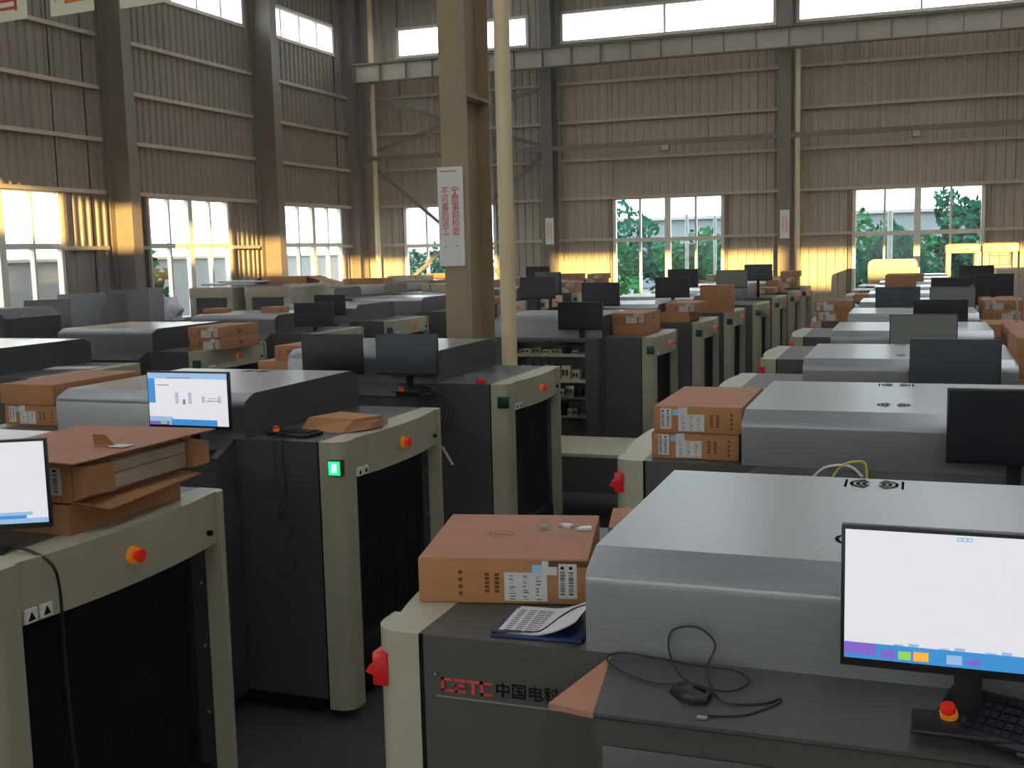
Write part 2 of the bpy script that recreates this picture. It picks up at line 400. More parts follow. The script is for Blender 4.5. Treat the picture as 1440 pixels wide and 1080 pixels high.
# strut and bracing
obj('strut', MB().box(-19.3, 14, YF - 0.72, YF - 0.6, H + 3.44, H + 3.60), 'steel', label='long dark horizontal strut on the far wall holding the floodlights', category='beam')
def brace(p, q, lb):
    dy = 0.46 if q[1] > p[1] else 0.55
    obj('brace', MB().bar((p[0], YF - dy, H + p[1]), (q[0], YF - dy, H + q[1]), 0.06, 0.12), 'steel', label=lb, category='brace')
brace((-18.9, 3.2), (-12.3, -2.2), 'diagonal brace falling to the right across the far left window')
brace((-18.9, -2.0), (-12.3, 3.42), 'diagonal brace rising to the right behind the cream pipe')
brace((-18.9, 5.7), (-12.3, 3.66), 'upper diagonal brace falling to the right on the far wall corner bay')
brace((-18.9, 3.8), (-12.3, 5.68), 'upper diagonal brace rising to the right on the far wall corner bay')
# downpipes
def pipe(x, y, r, z0, z1, lb, joints=()):
    p = thing('downpipe', lb, 'pipe', (x, y, 0))
    obj('pipe_tube', MB().cyl((0, 0, z0), (0, 0, z1), r, 20), 'pipe', p)
    for z in joints: obj('coupling', MB().cyl((0, 0, z - 0.03), (0, 0, z + 0.03), r * 1.06, 20), 'pipe', p)
pipe(-18.85, YF - 0.6, 0.10, 0, H + 6.2, 'sunlit cream downpipe in the far left corner', (H + 3.4,))
pipe(-18.85, YF - 0.6, 0.10, H + 6.9, ROOF, 'short upper cream downpipe above the crane girder in the corner')
pipe(-3.6, YF - 0.6, 0.09, 0, H + 6.2, 'thin cream downpipe on the far wall beside the second small sign')
pipe(-3.66, 9.98, 0.075, 0, ROOF, 'tall cream pipe beside the big column in front of the far wall', (H + 0.36, H + 3.1))
# big column
c = thing('steel_column', 'big olive steel column with a white sign in the middle of the hall', 'column', (-4.56, 10.9, 0))
mb = MB().box(-0.15, 0.15, 0, 0.02, 0, ROOF).box(-0.15, 0.15, 0.66, 0.68, 0, ROOF).box(-0.008, 0.008, 0.02, 0.66, 0, ROOF)
obj('column_section', mb, 'olive', c)
obj('stiffener', MB().box(0.008, 0.15, 0.02, 0.66, H + 1.62, H + 1.65), 'olive', c)
obj('stiffener', MB().box(-0.15, -0.008, 0.02, 0.66, H + 1.62, H + 1.65), 'olive', c)
s = thing('sign_board', 'white sign board with two columns of red characters on the big column', 'sign', (-4.61, 10.885, H + 0.38))
obj('board', MB().box(-0.145, 0.145, -0.008, 0.008, -0.52, 0.52), 'sign', s)
for i, (tx, t) in enumerate(((0.055, '宁愿事前检查'), (-0.065, '不可事后返工'))):
    for k, ch in enumerate(t): text_obj('character', ch, 0.095, 'pinktext', s, (tx, -0.010, 0.265 - k * 0.085), (PI / 2, 0, 0))
hd = MB()
for k in range(8): hd.box(-0.115 + k * 0.024, -0.097 + k * 0.024, -0.0095, -0.008, 0.468, 0.482)
obj('heading', hd, 'pinktext', s, smooth=False)['kind'] = 'stuff'
for dx in (-0.07, 0.06): obj('screw', MB().cyl((dx, -0.012, -0.31), (dx, -0.006, -0.31), 0.007, 8), 'ink', s)
for x, lb in ((-12.04, 'small pale sign on the far wall column left of the double window'), (-3.98, 'small pale sign on the far wall column beside the downpipe')):
    s = thing('sign_board', lb, 'sign', (x, YF - 0.775, H + 0.67))
    obj('board', MB().box(-0.15, 0.15, -0.01, 0.01, -0.46, 0.46), 'sign', s)
    for i, (tx, t) in enumerate(((0.06, '宁愿事前检查'), (-0.06, '不可事后返工'))):
        text_obj('lettering', '\n'.join(t), 0.09, 'pinktext', s, (tx, -0.012, 0), (PI / 2, 0, 0))
for x, lb in ((-7.9, 'small square floodlight hung from the strut, left one'), (0.02, 'small square floodlight hung from the strut, right one')):
    f = thing('floodlight', lb, 'lamp', (x, YF - 0.80, H + 3.36))
    obj('housing', MB().box(-0.15, 0.15, -0.05, 0.08, -0.14, 0.1, bev=0.01), 'steel', f)
    obj('lens', MB().box(-0.11, 0.11, -0.06, -0.05, -0.10, 0.06), 'lampglass', f)
    obj('bracket', MB().box(-0.02, 0.02, 0.0, 0.14, 0.08, 0.2), 'steel', f)
# hanging character boards, top left
for x, ch, mt, lb in ((-11.42, '管', 'redtext', 'cream hanging board with a red character, leftmost at the top'),
                      (-10.33, '理', 'orangetext', 'cream hanging board with an orange character, middle one at the top'),
                      (-9.22, '', '', 'blank cream hanging board edge, right one at the top left')):
    s = thing('hanging_board', lb, 'sign', (x, 12.0, H + 3.2), 0, 'hanging boards')
    s.rotation_euler = (0, 0, -0.12)
    obj('board', MB().box(-0.39, 0.39, -0.01, 0.01, 0, 0.78), 'banner', s)
    if ch: text_obj('character', ch, 0.66, mt, s, (0, -0.013, 0.37), (PI / 2, 0, 0), scale=(1, 1, 1))
    for dx in (-0.3, 0.3): obj('hanging_wire', MB().cyl((dx, 0, 0.78), (dx, 0, ROOF - H - 3.2), 0.004, 6), 'metal', s)

# ================================================================== OUTDOORS
obj('ground', MB().box(-120, 120, YF + 0.4, 160, -0.3, -0.05).box(-120, XL - 0.4, -60, YF + 0.4, -0.3, -0.05), 'ground', kind='structure')
b = thing('distant_building', 'long blue grey factory building seen through the far windows', 'building', (0, 75, 0))
obj('wall', MB().box(-26, 30, 0, 12, 0, H + 1.85), 'hazeblue', b); obj('roof', MB().box(-26.3, 30.3, -0.3, 12.3, H + 1.85, H + 2.05), 'greywall', b)
for k in range(9): obj('window', MB().box(-23 + k * 5.4, -20.6 + k * 5.4, -0.05, 0.05, 1.2, 2.6), 'screenblue', b)
b = thing('sun_blocker', 'grey block added behind the camera to keep low sun out', 'building', (0, -45, 0))  # unseen block added to stop low sun before the rear openings
obj('wall', MB().box(-30, 60, -12, 0, 0, H + 6.0), 'hazeblue', b); obj('roof', MB().box(-30.3, 60.3, -12.3, 0.3, H + 6.0, H + 6.4), 'greywall', b)
obj('yard', MB().box(-60, 80, -60, YB - 0.4, -0.3, -0.05), 'ground', kind='structure')
b = thing('boundary_wall', 'grey plastered boundary wall outside the left windows', 'wall', (-26, 0, 0))
obj('wall', MB().box(-0.15, 0.15, 0, 60, 0, H + 0.02), 'greywall', b); obj('coping', MB().box(-0.22, 0.22, 0, 60, H + 0.02, H + 0.12), 'girt', b)
def leafy(name, x, y, z0, z1, rx, ry, nl, mname, lb, size=0.16, trunk=True):
    t = thing(name, lb, 'tree' if 'tree' in name or 'palm' in name else 'bush', (x, y, 0))
    mb = MB(); zc = (z0 + z1) / 2; rz = (z1 - z0) / 2
    for i in range(nl):
        while True:
            p = Vector((random.uniform(-1, 1), random.uniform(-1, 1), random.uniform(-1, 1)))
            if 0.35 < p.length < 1: break
        k = 1 + 0.25 * math.sin(5 * p.x + 3 * p.z + x)
        c_ = Vector((p.x * rx * k, p.y * ry * k, zc + p.z * rz * k))
        a = Vector((random.gauss(0, 1), random.gauss(0, 1), random.gauss(0, 1))).normalized(); b_ = a.orthogonal().normalized()
        s_ = size * random.uniform(0.6, 1.4)
        mb.quad([c_ - a * s_, c_ - b_ * s_ * 0.5, c_ + a * s_, c_ + b_ * s_ * 0.5])
    obj('foliage', mb, mname, t, smooth=False)
    if trunk: obj('trunk', MB().cyl((0, 0, 0), (0, 0, zc), 0.09, 8, r2=0.05), 'bark', t)
leafy('green_bush', -12.6, 47.5, 0, H + 0.9, 1.5, 1.0, 1500, 'leaf', 'bright green bush outside the double window, left')
leafy('green_bush', -9.3, 48.8, 0, H + 0.65, 1.7, 1.0, 1500, 'leaf', 'green bush outside the double window, middle')
leafy('green_bush', -6.2, 46.6, 0, H + 0.65, 1.5, 1.0, 1500, 'leafdark', 'darker bush outside the double window, right')
leafy('green_hedge', -9.5, 55, 0, H + 0.5, 5.0, 1.2, 2600, 'leafdark', 'long low hedge far outside the double window', 0.2, False)
leafy('green_hedge', 1.0, 56, 0, H + 0.5, 4.6, 1.2, 2600, 'leaf', 'long low hedge far outside the right far window', 0.2, False)
leafy('green_tree', -15.5, 52, H - 1.0, H + 2.4, 3.4, 2.0, 1500, 'leafdark', 'hazy tree outside the double window, left part', 0.2)
leafy('green_tree', -3.1, 50, H - 2.4, H + 1.35, 1.6, 1.2, 1800, 'leaf', 'green tree outside the right far window, left of the pale trunk')
leafy('green_bush', -0.8, 46.8, 0, H + 0.55, 1.7, 1.0, 1600, 'leafdark', 'dark green bush outside the right far window, middle')
leafy('green_tree', 2.7, 51.5, H - 2.4, H + 2.4, 2.2, 1.7, 2000, 'leafdark', 'tall hazy tree outside the right far window, right side', 0.2)
leafy('green_bush', -22.0, 50, 0, H + 0.6, 3.4, 1.6, 1400, 'leafdark', 'bush outside the far window behind the big column')
leafy('palm_plant', -22.3, 27.5, 0.6, H + 0.45, 0.8, 1.4, 500, 'leaf', 'pale green palm outside the nearest left window', 0.3)
for x, y, h, lb in ((-8.5, 44, H + 1.3, 'slim white post outside the double window, left one'), (-7.45, 44.4, H + 1.2, 'slim white post outside the double window, right one'),
                    (-0.85, 44, H + 1.15, 'pale birch trunk outside the right far window'), (0.06, 44.5, H + 1.15, 'slim white post outside the right far window')):
    obj('white_post', MB().cyl((0, 0, 0), (0, 0, h), 0.10 if 'birch' in lb else 0.07, 10), 'bark', loc=(x, y, 0), label=lb, category='post')

# ================================================================== MACHINES
HW, SW, PW = 0.69, 0.49, 0.15         # hood half width, shoulder, end post
BX = HW + SW                          # 1.18: body half length
SZ, HZ = 1.66, 1.92                   # shoulder height, hood top
def hood_mesh(D, detail=True):
    edge = [(0.0, HZ - 0.078)]
    for k in range(1, 6):      # small fillet, then a straight facet up to a crisp crease
        t = k / 6; edge.append(((1 - t) ** 2 * 0 + 2 * t * (1 - t) * 0.001 + t * t * 0.022, HZ - ((1 - t) ** 2 * 0.078 + 2 * t * (1 - t) * 0.050 + t * t * 0.038)))
    edge += [(0.022, HZ - 0.038), (0.065, HZ - 0.019), (0.112, HZ)]
    prof = [(0.0, SZ)] + edge + [(D - u, v) for u, v in edge[::-1]] + [(D, SZ)]
    mb = MB(); mb.prism(prof, 'x', -HW, HW, 0, True, 1)
    return mb
def post_mesh(y0, y1, sgn, front):
    # vertical post: straight towards the body, rounded on its outer corner
    prof = [(0, y0), (0, y1)]; r = 0.085
    def arc(cx, cy, a0, a1): return [(cx + r * math.cos(a0 + (a1 - a0) * k / 7), cy + r * math.sin(a0 + (a1 - a0) * k / 7)) for k in range(8)]
    prof = [(0, y0)] + arc(PW - r, y0 + r, -PI / 2, 0) + ([(PW, y1), (0, y1)] if front else arc(PW - r, y1 - r, 0, PI / 2) + [(0, y1)])
    if not front:
        r = 0.05; prof = [(0, y0), (PW, y0)] + arc(PW - r, y1 - r, 0, PI / 2) + [(0, y1)]
    prof = [(sgn * (BX + u), v) for u, v in prof]
    if sgn < 0: prof = prof[::-1]
    return MB().prism(prof, 'z', 0.06, SZ)
def arc_x(t, x0, sag): return x0 + sag * (1 - (2 * t - 1) ** 2)
def band(y0, y1, z0a, z1, sgn, x0, sag, thick, zlow=None, n=14):
    """convex band seen from above: outer arc, inner straight"""
    prof = [(sgn * arc_x(k / n, x0, sag), y0 + (y1 - y0) * k / n) for k in range(n + 1)]
    prof += [(sgn * (x0 - thick), y1), (sgn * (x0 - thick), y0)]
    if sgn < 0: prof = prof[::-1]
    return MB().prism(prof, 'z', z0a, z1)
def make_machine(D, label, lamp='green', group=None, logo=False):
    t = thing('baggage_scanner', label, 'machine', (0, 0, 0), 0, group)
    mb = MB()
    # body shell: front, back, top shoulders, tunnel lining left open at both ends
    e = 0.03
    mb.box(-BX, BX, 0, e, 0.12, SZ - 0.001).box(-BX, BX, D - e, D, 0.12, SZ - 0.001).box(-BX, BX, e, D - e, SZ - e, SZ - 0.001).box(-BX, BX, e, D - e, 0.12, 0.42)
    mb.box(-0.5, 0.5, e, D - e, 0.42, SZ - e)
    obj('body', mb, 'body', t)
    obj('plinth', MB().box(-BX + 0.1, BX - 0.1, 0.08, D - 0.08, 0.0, 0.12), 'black', t)
    for s in (-1, 1):
        a, b_ = sorted((s * (BX - 0.01), s * (BX + 0.005)))
        obj('side_seam', MB().box(*sorted((s * (BX - 0.012), s * BX)), -0.002, 0.0, 0.12, SZ), 'black', t)
        obj('front_post', post_mesh(-0.004, 0.155, s, True), 'cream', t)
        obj('rear_post', post_mesh(D - 0.065, D + 0.004, s, False), 'cream', t)
        obj('fascia_panel', band(0.155, D - 0.065, SZ - 0.235, SZ - 0.03, s, BX + PW - 0.02, 0.055, 0.03), 'cream', t)
        top = MB().prism([(s * BX, 0.155)] + [(s * arc_x(k / 14, BX + PW - 0.02, 0.055), 0.155 + (D - 0.22) * k / 14) for k in range(15)] + [(s * BX, D - 0.065)], 'z', SZ - 0.03, SZ)
        obj('top_cap', top, 'cream', t)
        # black curtain strips hanging in the tunnel mouth
        cu = MB(); nst = 12; wy = (D - 0.23) / nst
        for k in range(nst):
            x_ = s * (BX + 0.02 + 0.003 * (k % 2)); cu.box(min(x_, x_ + s * 0.004), max(x_, x_ + s * 0.004), 0.16 + k * wy, 0.16 + (k + 1.0) * wy, 0.40, SZ - 0.2)
        obj('lead_curtain', cu, 'black', t)
        fl = obj('side_flange', MB().box(*sorted((s * (BX + 0.02), s * (BX + 0.06))), D - 0.175, D - 0.066, 0.1, SZ - 0.235), 'plastic', t)
        bo = MB()
        for z in (0.3, 0.62, 0.94, 1.24): bo.cyl((s * (BX + 0.06), D - 0.11, z), (s * (BX + 0.067), D - 0.11, z), 0.008, 8)
        obj('bolt', bo, 'metal', fl)
        obj('conveyor_end', MB().box(*sorted((s * (BX - 0.1), s * (BX + 0.10))), 0.16, D - 0.14, 0.12, 0.40, bev=0.03), 'black', t)
        es = obj('stop_collar', MB().cyl((s * (BX + PW + 0.035), D * 0.5, SZ - 0.115), (s * (BX + PW + 0.055), D * 0.5, SZ - 0.115), 0.036, 14), 'amber', t)
        obj('stop_button', MB().cyl((s * (BX + PW + 0.055), D * 0.5, SZ - 0.115), (s * (BX + PW + 0.075), D * 0.5, SZ - 0.115), 0.020, 12).cyl((s * (BX + PW + 0.075), D * 0.5, SZ - 0.115), (s * (BX + PW + 0.085), D * 0.5, SZ - 0.115), 0.028, 12), 'redlit', es)
        kl = obj('key_lock', MB().cyl((s * (BX + PW - 0.005), D - 0.15, SZ - 0.17), (s * (BX + PW + 0.014), D - 0.15, SZ - 0.17), 0.013, 10), 'black', t)
        wl_ = MB()
        for k in range(2):
            y = 0.20 + 0.075 * k; xx = s * (BX + PW + 0.004)
            wl_.box(*sorted((xx, xx - s * 0.012)), y - 0.028, y + 0.028, SZ - 0.228, SZ - 0.178)
            wl_.prism([(y - 0.018, SZ - 0.22), (y + 0.018, SZ - 0.22), (y, SZ - 0.188)], 'x', *sorted((xx, xx + s * 0.0015)), 1)
        obj('warning_label', wl_, ['sign', 'blackink'], t)
        if lamp == 'green' and s > 0:
            obj('indicator_lamp', MB().box(BX + 0.055, BX + 0.146, -0.012, 0.03, SZ - 0.195, SZ - 0.10, bev=0.006), 'green', t)
        if lamp == 'red' and s < 0:
            rl = obj('indicator_lamp', MB().box(-BX - PW + 0.0, -BX - PW + 0.048, -0.004, 0.075, SZ - 0.168, SZ - 0.07, bev=0.006), 'redlamp', t)
            obj('lamp_visor', MB().hexa([(-BX - PW - 0.035, 0.02, SZ - 0.14), (-BX - PW - 0.005, 0.02, SZ - 0.15), (-BX - PW - 0.005, 0.07, SZ - 0.15), (-BX - PW - 0.035, 0.07, SZ - 0.14),
                                          (-BX - PW - 0.022, 0.02, SZ - 0.12), (-BX - PW - 0.005, 0.02, SZ - 0.11), (-BX - PW - 0.005, 0.07, SZ - 0.11), (-BX - PW - 0.022, 0.07, SZ - 0.12)]), 'redlamp', rl)
    obj('hood', hood_mesh(D).mesh('hood', ['hood', 'hoodside'], True, 0.32), ['hood', 'hoodside'], t)
    dm = MB()
    for cy in (D * 0.26, D * 0.86): pass
    for cy, bars in ((0.34 * D / 1.28 , False), (1.08 * D / 1.28, True)):
        dc = MB()
        for s in (-1, 1):
            for k, r in enumerate((0.022, 0.042, 0.062)):
                for q in range(6):
                    a0 = -1.25 + 2.5 * q / 6; a1 = -1.25 + 2.5 * (q + 0.94) / 6
                    P = [(s * (0.006 + rr_ * math.cos(a)), cy + rr_ * math.sin(a), HZ + 0.0012) for rr_, a in ((r, a0), (r + 0.011, a0), (r + 0.011, a1), (r, a1))]
                    dc.quad(P if s > 0 else P[::-1])
            if bars: dc.box(*sorted((s * 0.086, s * 0.094)), cy - 0.06, cy + 0.06, HZ, HZ + 0.001)
        obj('airflow_mark', dc, 'blackink', t)['kind'] = 'stuff'
    # console cabinet in front of the hood, its top leaning forward
    mb = MB().prism([(0.0, SZ), (-0.19, SZ - 0.085), (-0.19, SZ - 0.095), (-0.175, SZ - 0.105), (-0.175, 0.1), (0.0, 0.1)][::-1], 'x', -0.62, 0.62)
    obj('console_cabinet', mb, 'body', t)
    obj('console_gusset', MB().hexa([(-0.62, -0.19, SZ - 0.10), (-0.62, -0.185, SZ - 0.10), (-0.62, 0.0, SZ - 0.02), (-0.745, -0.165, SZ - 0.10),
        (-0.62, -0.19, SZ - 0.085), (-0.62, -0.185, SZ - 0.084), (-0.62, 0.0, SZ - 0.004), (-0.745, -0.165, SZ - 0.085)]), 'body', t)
    dh = obj('console_door', MB().box(-0.60, 0.60, -0.183, -0.175, 0.18, SZ - 0.17, bev=0.003), 'body', t)
    obj('door_latch', MB().box(0.50, 0.54, -0.195, -0.183, 0.8, 0.92, bev=0.003), 'metal', dh)
    return t
def screen_graphic(parent, kind, w_, h_):
    """flat lit user interface, drawn on the screen plane (y negative is the viewer side)"""
    def R(x0, x1, z0, z1, mi, d=0): return (x0 * w_ - w_ / 2, x1 * w_ - w_ / 2, -0.0142 - d, -0.0138 - d, z0 * h_ - h_ / 2, z1 * h_ - h_ / 2, mi)
    mats = ['scr_white', 'scr_blue', 'scr_lblue', 'scr_purple', 'scr_dark', 'scr_amber', 'scr_green']
    q = [R(0, 1, 0, 1, 0)]
    if kind == 'desktop':
        q += [R(0, 1, 0, 0.125, 1, .0004), R(0, 0.13, 0.03, 0.125, 3, .0008), R(0.15, 0.21, 0.02, 0.085, 3, .001), R(0.22, 0.27, 0.02, 0.085, 6, .001), R(0.28, 0.34, 0.02, 0.09, 5, .001), R(0.36, 0.40, 0.03, 0.08, 1, .001), R(0.41, 0.47, 0.02, 0.09, 2, .001), R(0.49, 0.54, 0.03, 0.07, 3, .001),
              R(0.44, 0.50, 0.955, 0.985, 2, .0004)]
        for k in range(3): q.append(R(0.445 + k * .02, 0.455 + k * .02, 0.962, 0.978, 0, .0006))
        for k in range(14): q.append(R(0.14 + k * .06, 0.18 + k * .06, 0.125, 0.125 + 0.012 * (k % 3), 2, .0006))
    elif kind == 'form':
        q += [R(0, 1, 0.89, 1, 2, .0004), R(0, 0.09, 0.42, 0.89, 1, .0006), R(0, 0.3, 0, 0.16, 2, .0004), R(0, 0.25, 0.0, 0.07, 3, .0006), R(0.14, 0.22, 0.02, 0.06, 6, .0008), R(0.28, 0.86, 0.0, 0.115, 1, .0006),
              R(0.25, 0.55, 0.90, 0.915, 4, .0008), R(0.12, 0.27, 0.76, 0.775, 4, .0006), R(0.44, 0.47, 0.40, 0.50, 4, .0008)]
        for k in range(9):
            z = 0.42 + 0.025 * k
            q += [R(0.345, 0.385, z, z + 0.012, 4, .0006), R(0.51, 0.55, z, z + 0.012, 4, .0006)]
        for k in range(5):
            z = 0.45 + 0.025 * k; q += [R(0.68, 0.72, z, z + 0.012, 4, .0006), R(0.88, 0.92, z, z + 0.012, 4, .0006)]
        q += [R(0.74, 0.88, 0.47, 0.485, 4, .0006), R(0.76, 0.86, 0.52, 0.53, 4, .0006)]
    else:
        q += [R(0, 1, 0.0, 0.06, 2, .0004), R(0, 0.86, 0.06, 0.10, 1, .0004), R(0.55, 0.9, 0.10, 0.14, 2, .0004)]
    mb = MB()
    for a in q: mb.box(*a[:6], a[6])
    return obj('screen_display', mb, mats, parent, smooth=False)
MON = {}
def monitor(label, x, y, zc, rz=0.0, face='screen', graphic=None, w_=0.56, h_=0.335, base=True, tilt=0.0, group='monitors on the scanners', drop=None):
    """(x, y, zc): centre of the panel; stands on the console or shoulder below"""
    key = (face, graphic, w_, base, round(drop or 0.16, 3))
    z0 = zc - h_ / 2 - (drop or 0.16)
    if key in MON:
        return copy_tree(MON[key], (x, y, z0), rz, label, group)
    t = thing('computer_monitor', label, 'monitor', (x, y, z0), rz, group)
    up = h_ / 2 + (drop or 0.16)
    fr = obj('housing', MB().box(-w_ / 2, w_ / 2, -0.012, 0.014, up - h_ / 2, up + h_ / 2, bev=0.003).box(-0.15, 0.15, 0.014, 0.035, up - 0.1, up + 0.1, bev=0.006), 'plastic', t)
    sc = obj('screen', MB().box(-w_ / 2 + 0.008, w_ / 2 - 0.008, -0.0135, -0.011, up - h_ / 2 + 0.02, up + h_ / 2 - 0.008), {'screen': 'screen', 'grey': 'screengrey', 'blue': 'screenblue'}[face], t)
    if graphic:
        g_ = screen_graphic(sc, graphic, w_ - 0.018, h_ - 0.03); g_.location = (0, 0, up + 0.006)
    if base:
        obj('stand_neck', MB().box(-0.03, 0.03, 0.03, 0.05, 0.008, up, bev=0.004), 'plastic', t)
        obj('stand_base', MB().box(-0.12, 0.12, -0.07, 0.10, 0.0, 0.012, bev=0.004), 'plastic', t)
    MON[key] = t
    return t
def label_mesh(w_, h_, style=0):
    """printed shipping label: white sheet with thin bars of print, in the xz plane"""
    mb = MB().box(0, w_, -0.0015, 0, 0, h_); rnd = random.Random(style)
    if style % 2 == 0:
        for c_ in (0.18, 0.5, 0.8):
            z = 0.06
            while z < 0.9:
                dz = rnd.choice((0.02, 0.035, 0.05)); mb.box(c_ * w_ - 0.06 * w_, c_ * w_ + rnd.uniform(0, .08) * w_, -0.0022, -0.0012, z * h_, (z + dz * 0.6) * h_, 1); z += dz + rnd.uniform(0.02, 0.12)
    else:
        for c_ in (0.22, 0.68):
            z = 0.10
            while z < 0.78:
                mb.box((c_ - 0.13) * w_, (c_ + 0.13) * w_, -0.0022, -0.0012, z * h_, (z + 0.018) * h_, 1); z += rnd.choice((0.03, 0.045, 0.06))
            mb.box((c_ - 0.1) * w_, (c_ + 0.08) * w_, -0.0022, -0.0012, 0.84 * h_, 0.92 * h_, 1)
    return mb
BOXP = {}
def carton(label, x, y, z, w_=0.44, d_=0.80, h_=0.135, rz=0.0, labels='right', group='monitor cartons', side=False):
    """flat brown carton; origin at the front left bottom corner; front faces -y"""
    key = (w_, d_, h_, labels, side)
    if key in BOXP: return copy_tree(BOXP[key], (x, y, z), rz, label, group)
    t = thing('carton', label, 'box', (x, y, z), rz, group)
    obj('box_shell', MB().box(0, w_, 0, d_, 0.001, h_ - 0.002, bev=0.003), 'card', t)
    obj('top_flap', MB().box(0.002, w_ - 0.002, 0.002, d_ / 2 - 0.001, h_ - 0.003, h_), 'cardtop', t)
    obj('top_flap', MB().box(0.002, w_ - 0.002, d_ / 2 + 0.001, d_ - 0.002, h_ - 0.003, h_), 'cardtop', t)
    if labels != 'none':
        mir = labels == 'right'
        X = (lambda a: w_ - a) if mir else (lambda a: a)
        lab = [(0.035, 0.055, 0.016, 0.103, 1), (0.125, 0.13, 0.006, 0.085, 0)]
        for a, lw, b_, lh, st_ in lab:
            x0 = X(a + lw) if mir else a
            obj('shipping_label', label_mesh(lw, lh * h_ / 0.135, st_), ['paper', 'blackink'], t, smooth=False, loc=(x0, -0.0005, b_ * h_ / 0.135 + 0.004))
        x0 = X(0.095 + 0.075) if mir else 0.095
        obj('courier_tag', MB().box(0, 0.03, -0.0012, 0, 0, 0.03, 1).box(0.03, 0.075, -0.0012, 0, 0, 0.042), ['paper', 'bluetag'], t, smooth=False, loc=(x0, 0, h_ * 0.66))
        mk = MB()
        for i_, a in enumerate((0.285, 0.315)):
            for k in range(5):
                q = X(a); mk.box(min(q, q + 0.014), max(q, q + 0.014), -0.001, 0, h_ * 0.25 + k * 0.013, h_ * 0.25 + k * 0.013 + 0.009)
        for k in range(4):
            q = X(0.39); mk.cyl((q, -0.001, h_ * 0.22 + 0.022 * k), (q, 0.0, h_ * 0.22 + 0.022 * k), 0.007, 6)
        obj('printed_marks', mk, 'ink', t, smooth=False)['kind'] = 'stuff'
    if side: obj('side_mark', MB().box(w_, w_ + 0.001, d_ * 0.45, d_ * 0.55, h_ * 0.35, h_ * 0.6), 'ink', t, smooth=False)
    BOXP[key] = t
    return t
ORD = ['first', 'second', 'third', 'fourth', 'fifth', 'sixth', 'seventh', 'eighth', 'ninth', 'tenth', 'eleventh', 'twelfth']
# ---- right row
mR0 = make_machine(1.28, 'grey baggage scanner nearest the camera with red and black lettering on its side', 'red', 'baggage scanners'); mR0.location = (-0.11, 2.72, 0)
mR = make_machine(1.40, 'grey baggage scanner with two cartons on its left end, second in the right row', 'red', 'baggage scanners'); mR.location = (-0.08, 5.345, 0)
rdesc = {2: 'behind the blue grey screen', 3: 'behind the pale green screen', 4: 'behind a black screen', 5: 'behind two screens side by side'}
for k in range(2, 11):
    y = 2.745 + 2.58 * k
    copy_tree(mR, (-0.05 + 0.012 * k, y, 0), 0, f'scanner in the right row, {ORD[k]} from the camera, ' + rdesc.get(k, 'a grey hood top'))
# ---- middle row (left of the aisle)
mL = make_machine(1.43, 'grey baggage scanner left of the aisle with a lit green lamp and a lit screen', 'green', 'baggage scanners'); mL.location = (-4.37, 5.485, 0)
LROW = [(-4.30, 2.82, 'grey baggage scanner at the left edge with open cartons on its end'),
        (-4.37, 8.24, 'grey baggage scanner with the cream pipe rising behind its end'),
        (-4.21, 12.86, 'grey baggage scanner with an open electronics cabinet at its front'),
        (-4.10, 15.45, 'grey baggage scanner, second beyond the big column, with two offset cartons'),
        (-4.04, 17.85, 'grey baggage scanner beyond the big column, third, with tan carton'),
        (-3.90, 20.2, 'grey baggage scanner beyond the big column, fourth in the aisle row'),
        (-3.86, 22.8, 'grey baggage scanner beyond the big column, fifth in the aisle row'),
        (-3.82, 25.4, 'grey baggage scanner beyond the big column, sixth in the aisle row'),
        (-3.80, 28.0, 'grey baggage scanner beyond the big column, farthest of the aisle row')]
MLS = {}
for x, y, lb in LROW:
    MLS[y] = copy_tree(mL, (x, y, 0), 0, lb, skip=('console_cabinet', 'console_door', 'console_gusset') if abs(y - 12.86) < 0.1 else ())
# ---- far left rows
for k, (y, dx) in enumerate(((8.0, 0.15), (10.63, 0), (13.28, 0.0), (15.85, -0.1), (18.4, -0.1), (21.0, -0.1), (23.6, -0.1), (26.2, -0.1), (28.8, -0.1))):
    copy_tree(mL, (-9.02 + dx, y, 0), 0, ['grey baggage scanner with a sand coloured hood top at the left edge', 'grey baggage scanner behind the left cartons, hood in front of the leaning sheets',
              'grey baggage scanner in the left row in front of the wrapped machines', 'grey baggage scanner in the left row with a dark monitor', 'grey baggage scanner beside the big column, fifth in the left row',
              'grey baggage scanner in the left row, sixth', 'grey baggage scanner in the left row, seventh', 'grey baggage scanner in the left row, eighth', 'grey baggage scanner in the left row, farthest'][k])
for k, y in enumerate((21.5, 24.3, 27.1, 29.9, 32.7)):
    copy_tree(mL, (-14.2, y, 0), 0, f'grey baggage scanner in the row by the left wall, {ORD[k]}')
# lit lamp on the second machine
for c_ in [c_ for c_ in COL.objects if c_.parent == mL and c_.name.startswith('indicator_lamp')]:
    c_['label'] = 'green lamp with a bright lit centre'
    obj('lamp_glow', MB().box(BX + 0.062, BX + 0.137, -0.0145, -0.0115, SZ - 0.188, SZ - 0.107, bev=0.001), 'greenlit', c_)
    obj('lamp_core', MB().box(BX + 0.083, BX + 0.116, -0.0165, -0.0140, SZ - 0.174, SZ - 0.121, bev=0.0008), 'greencore', c_)

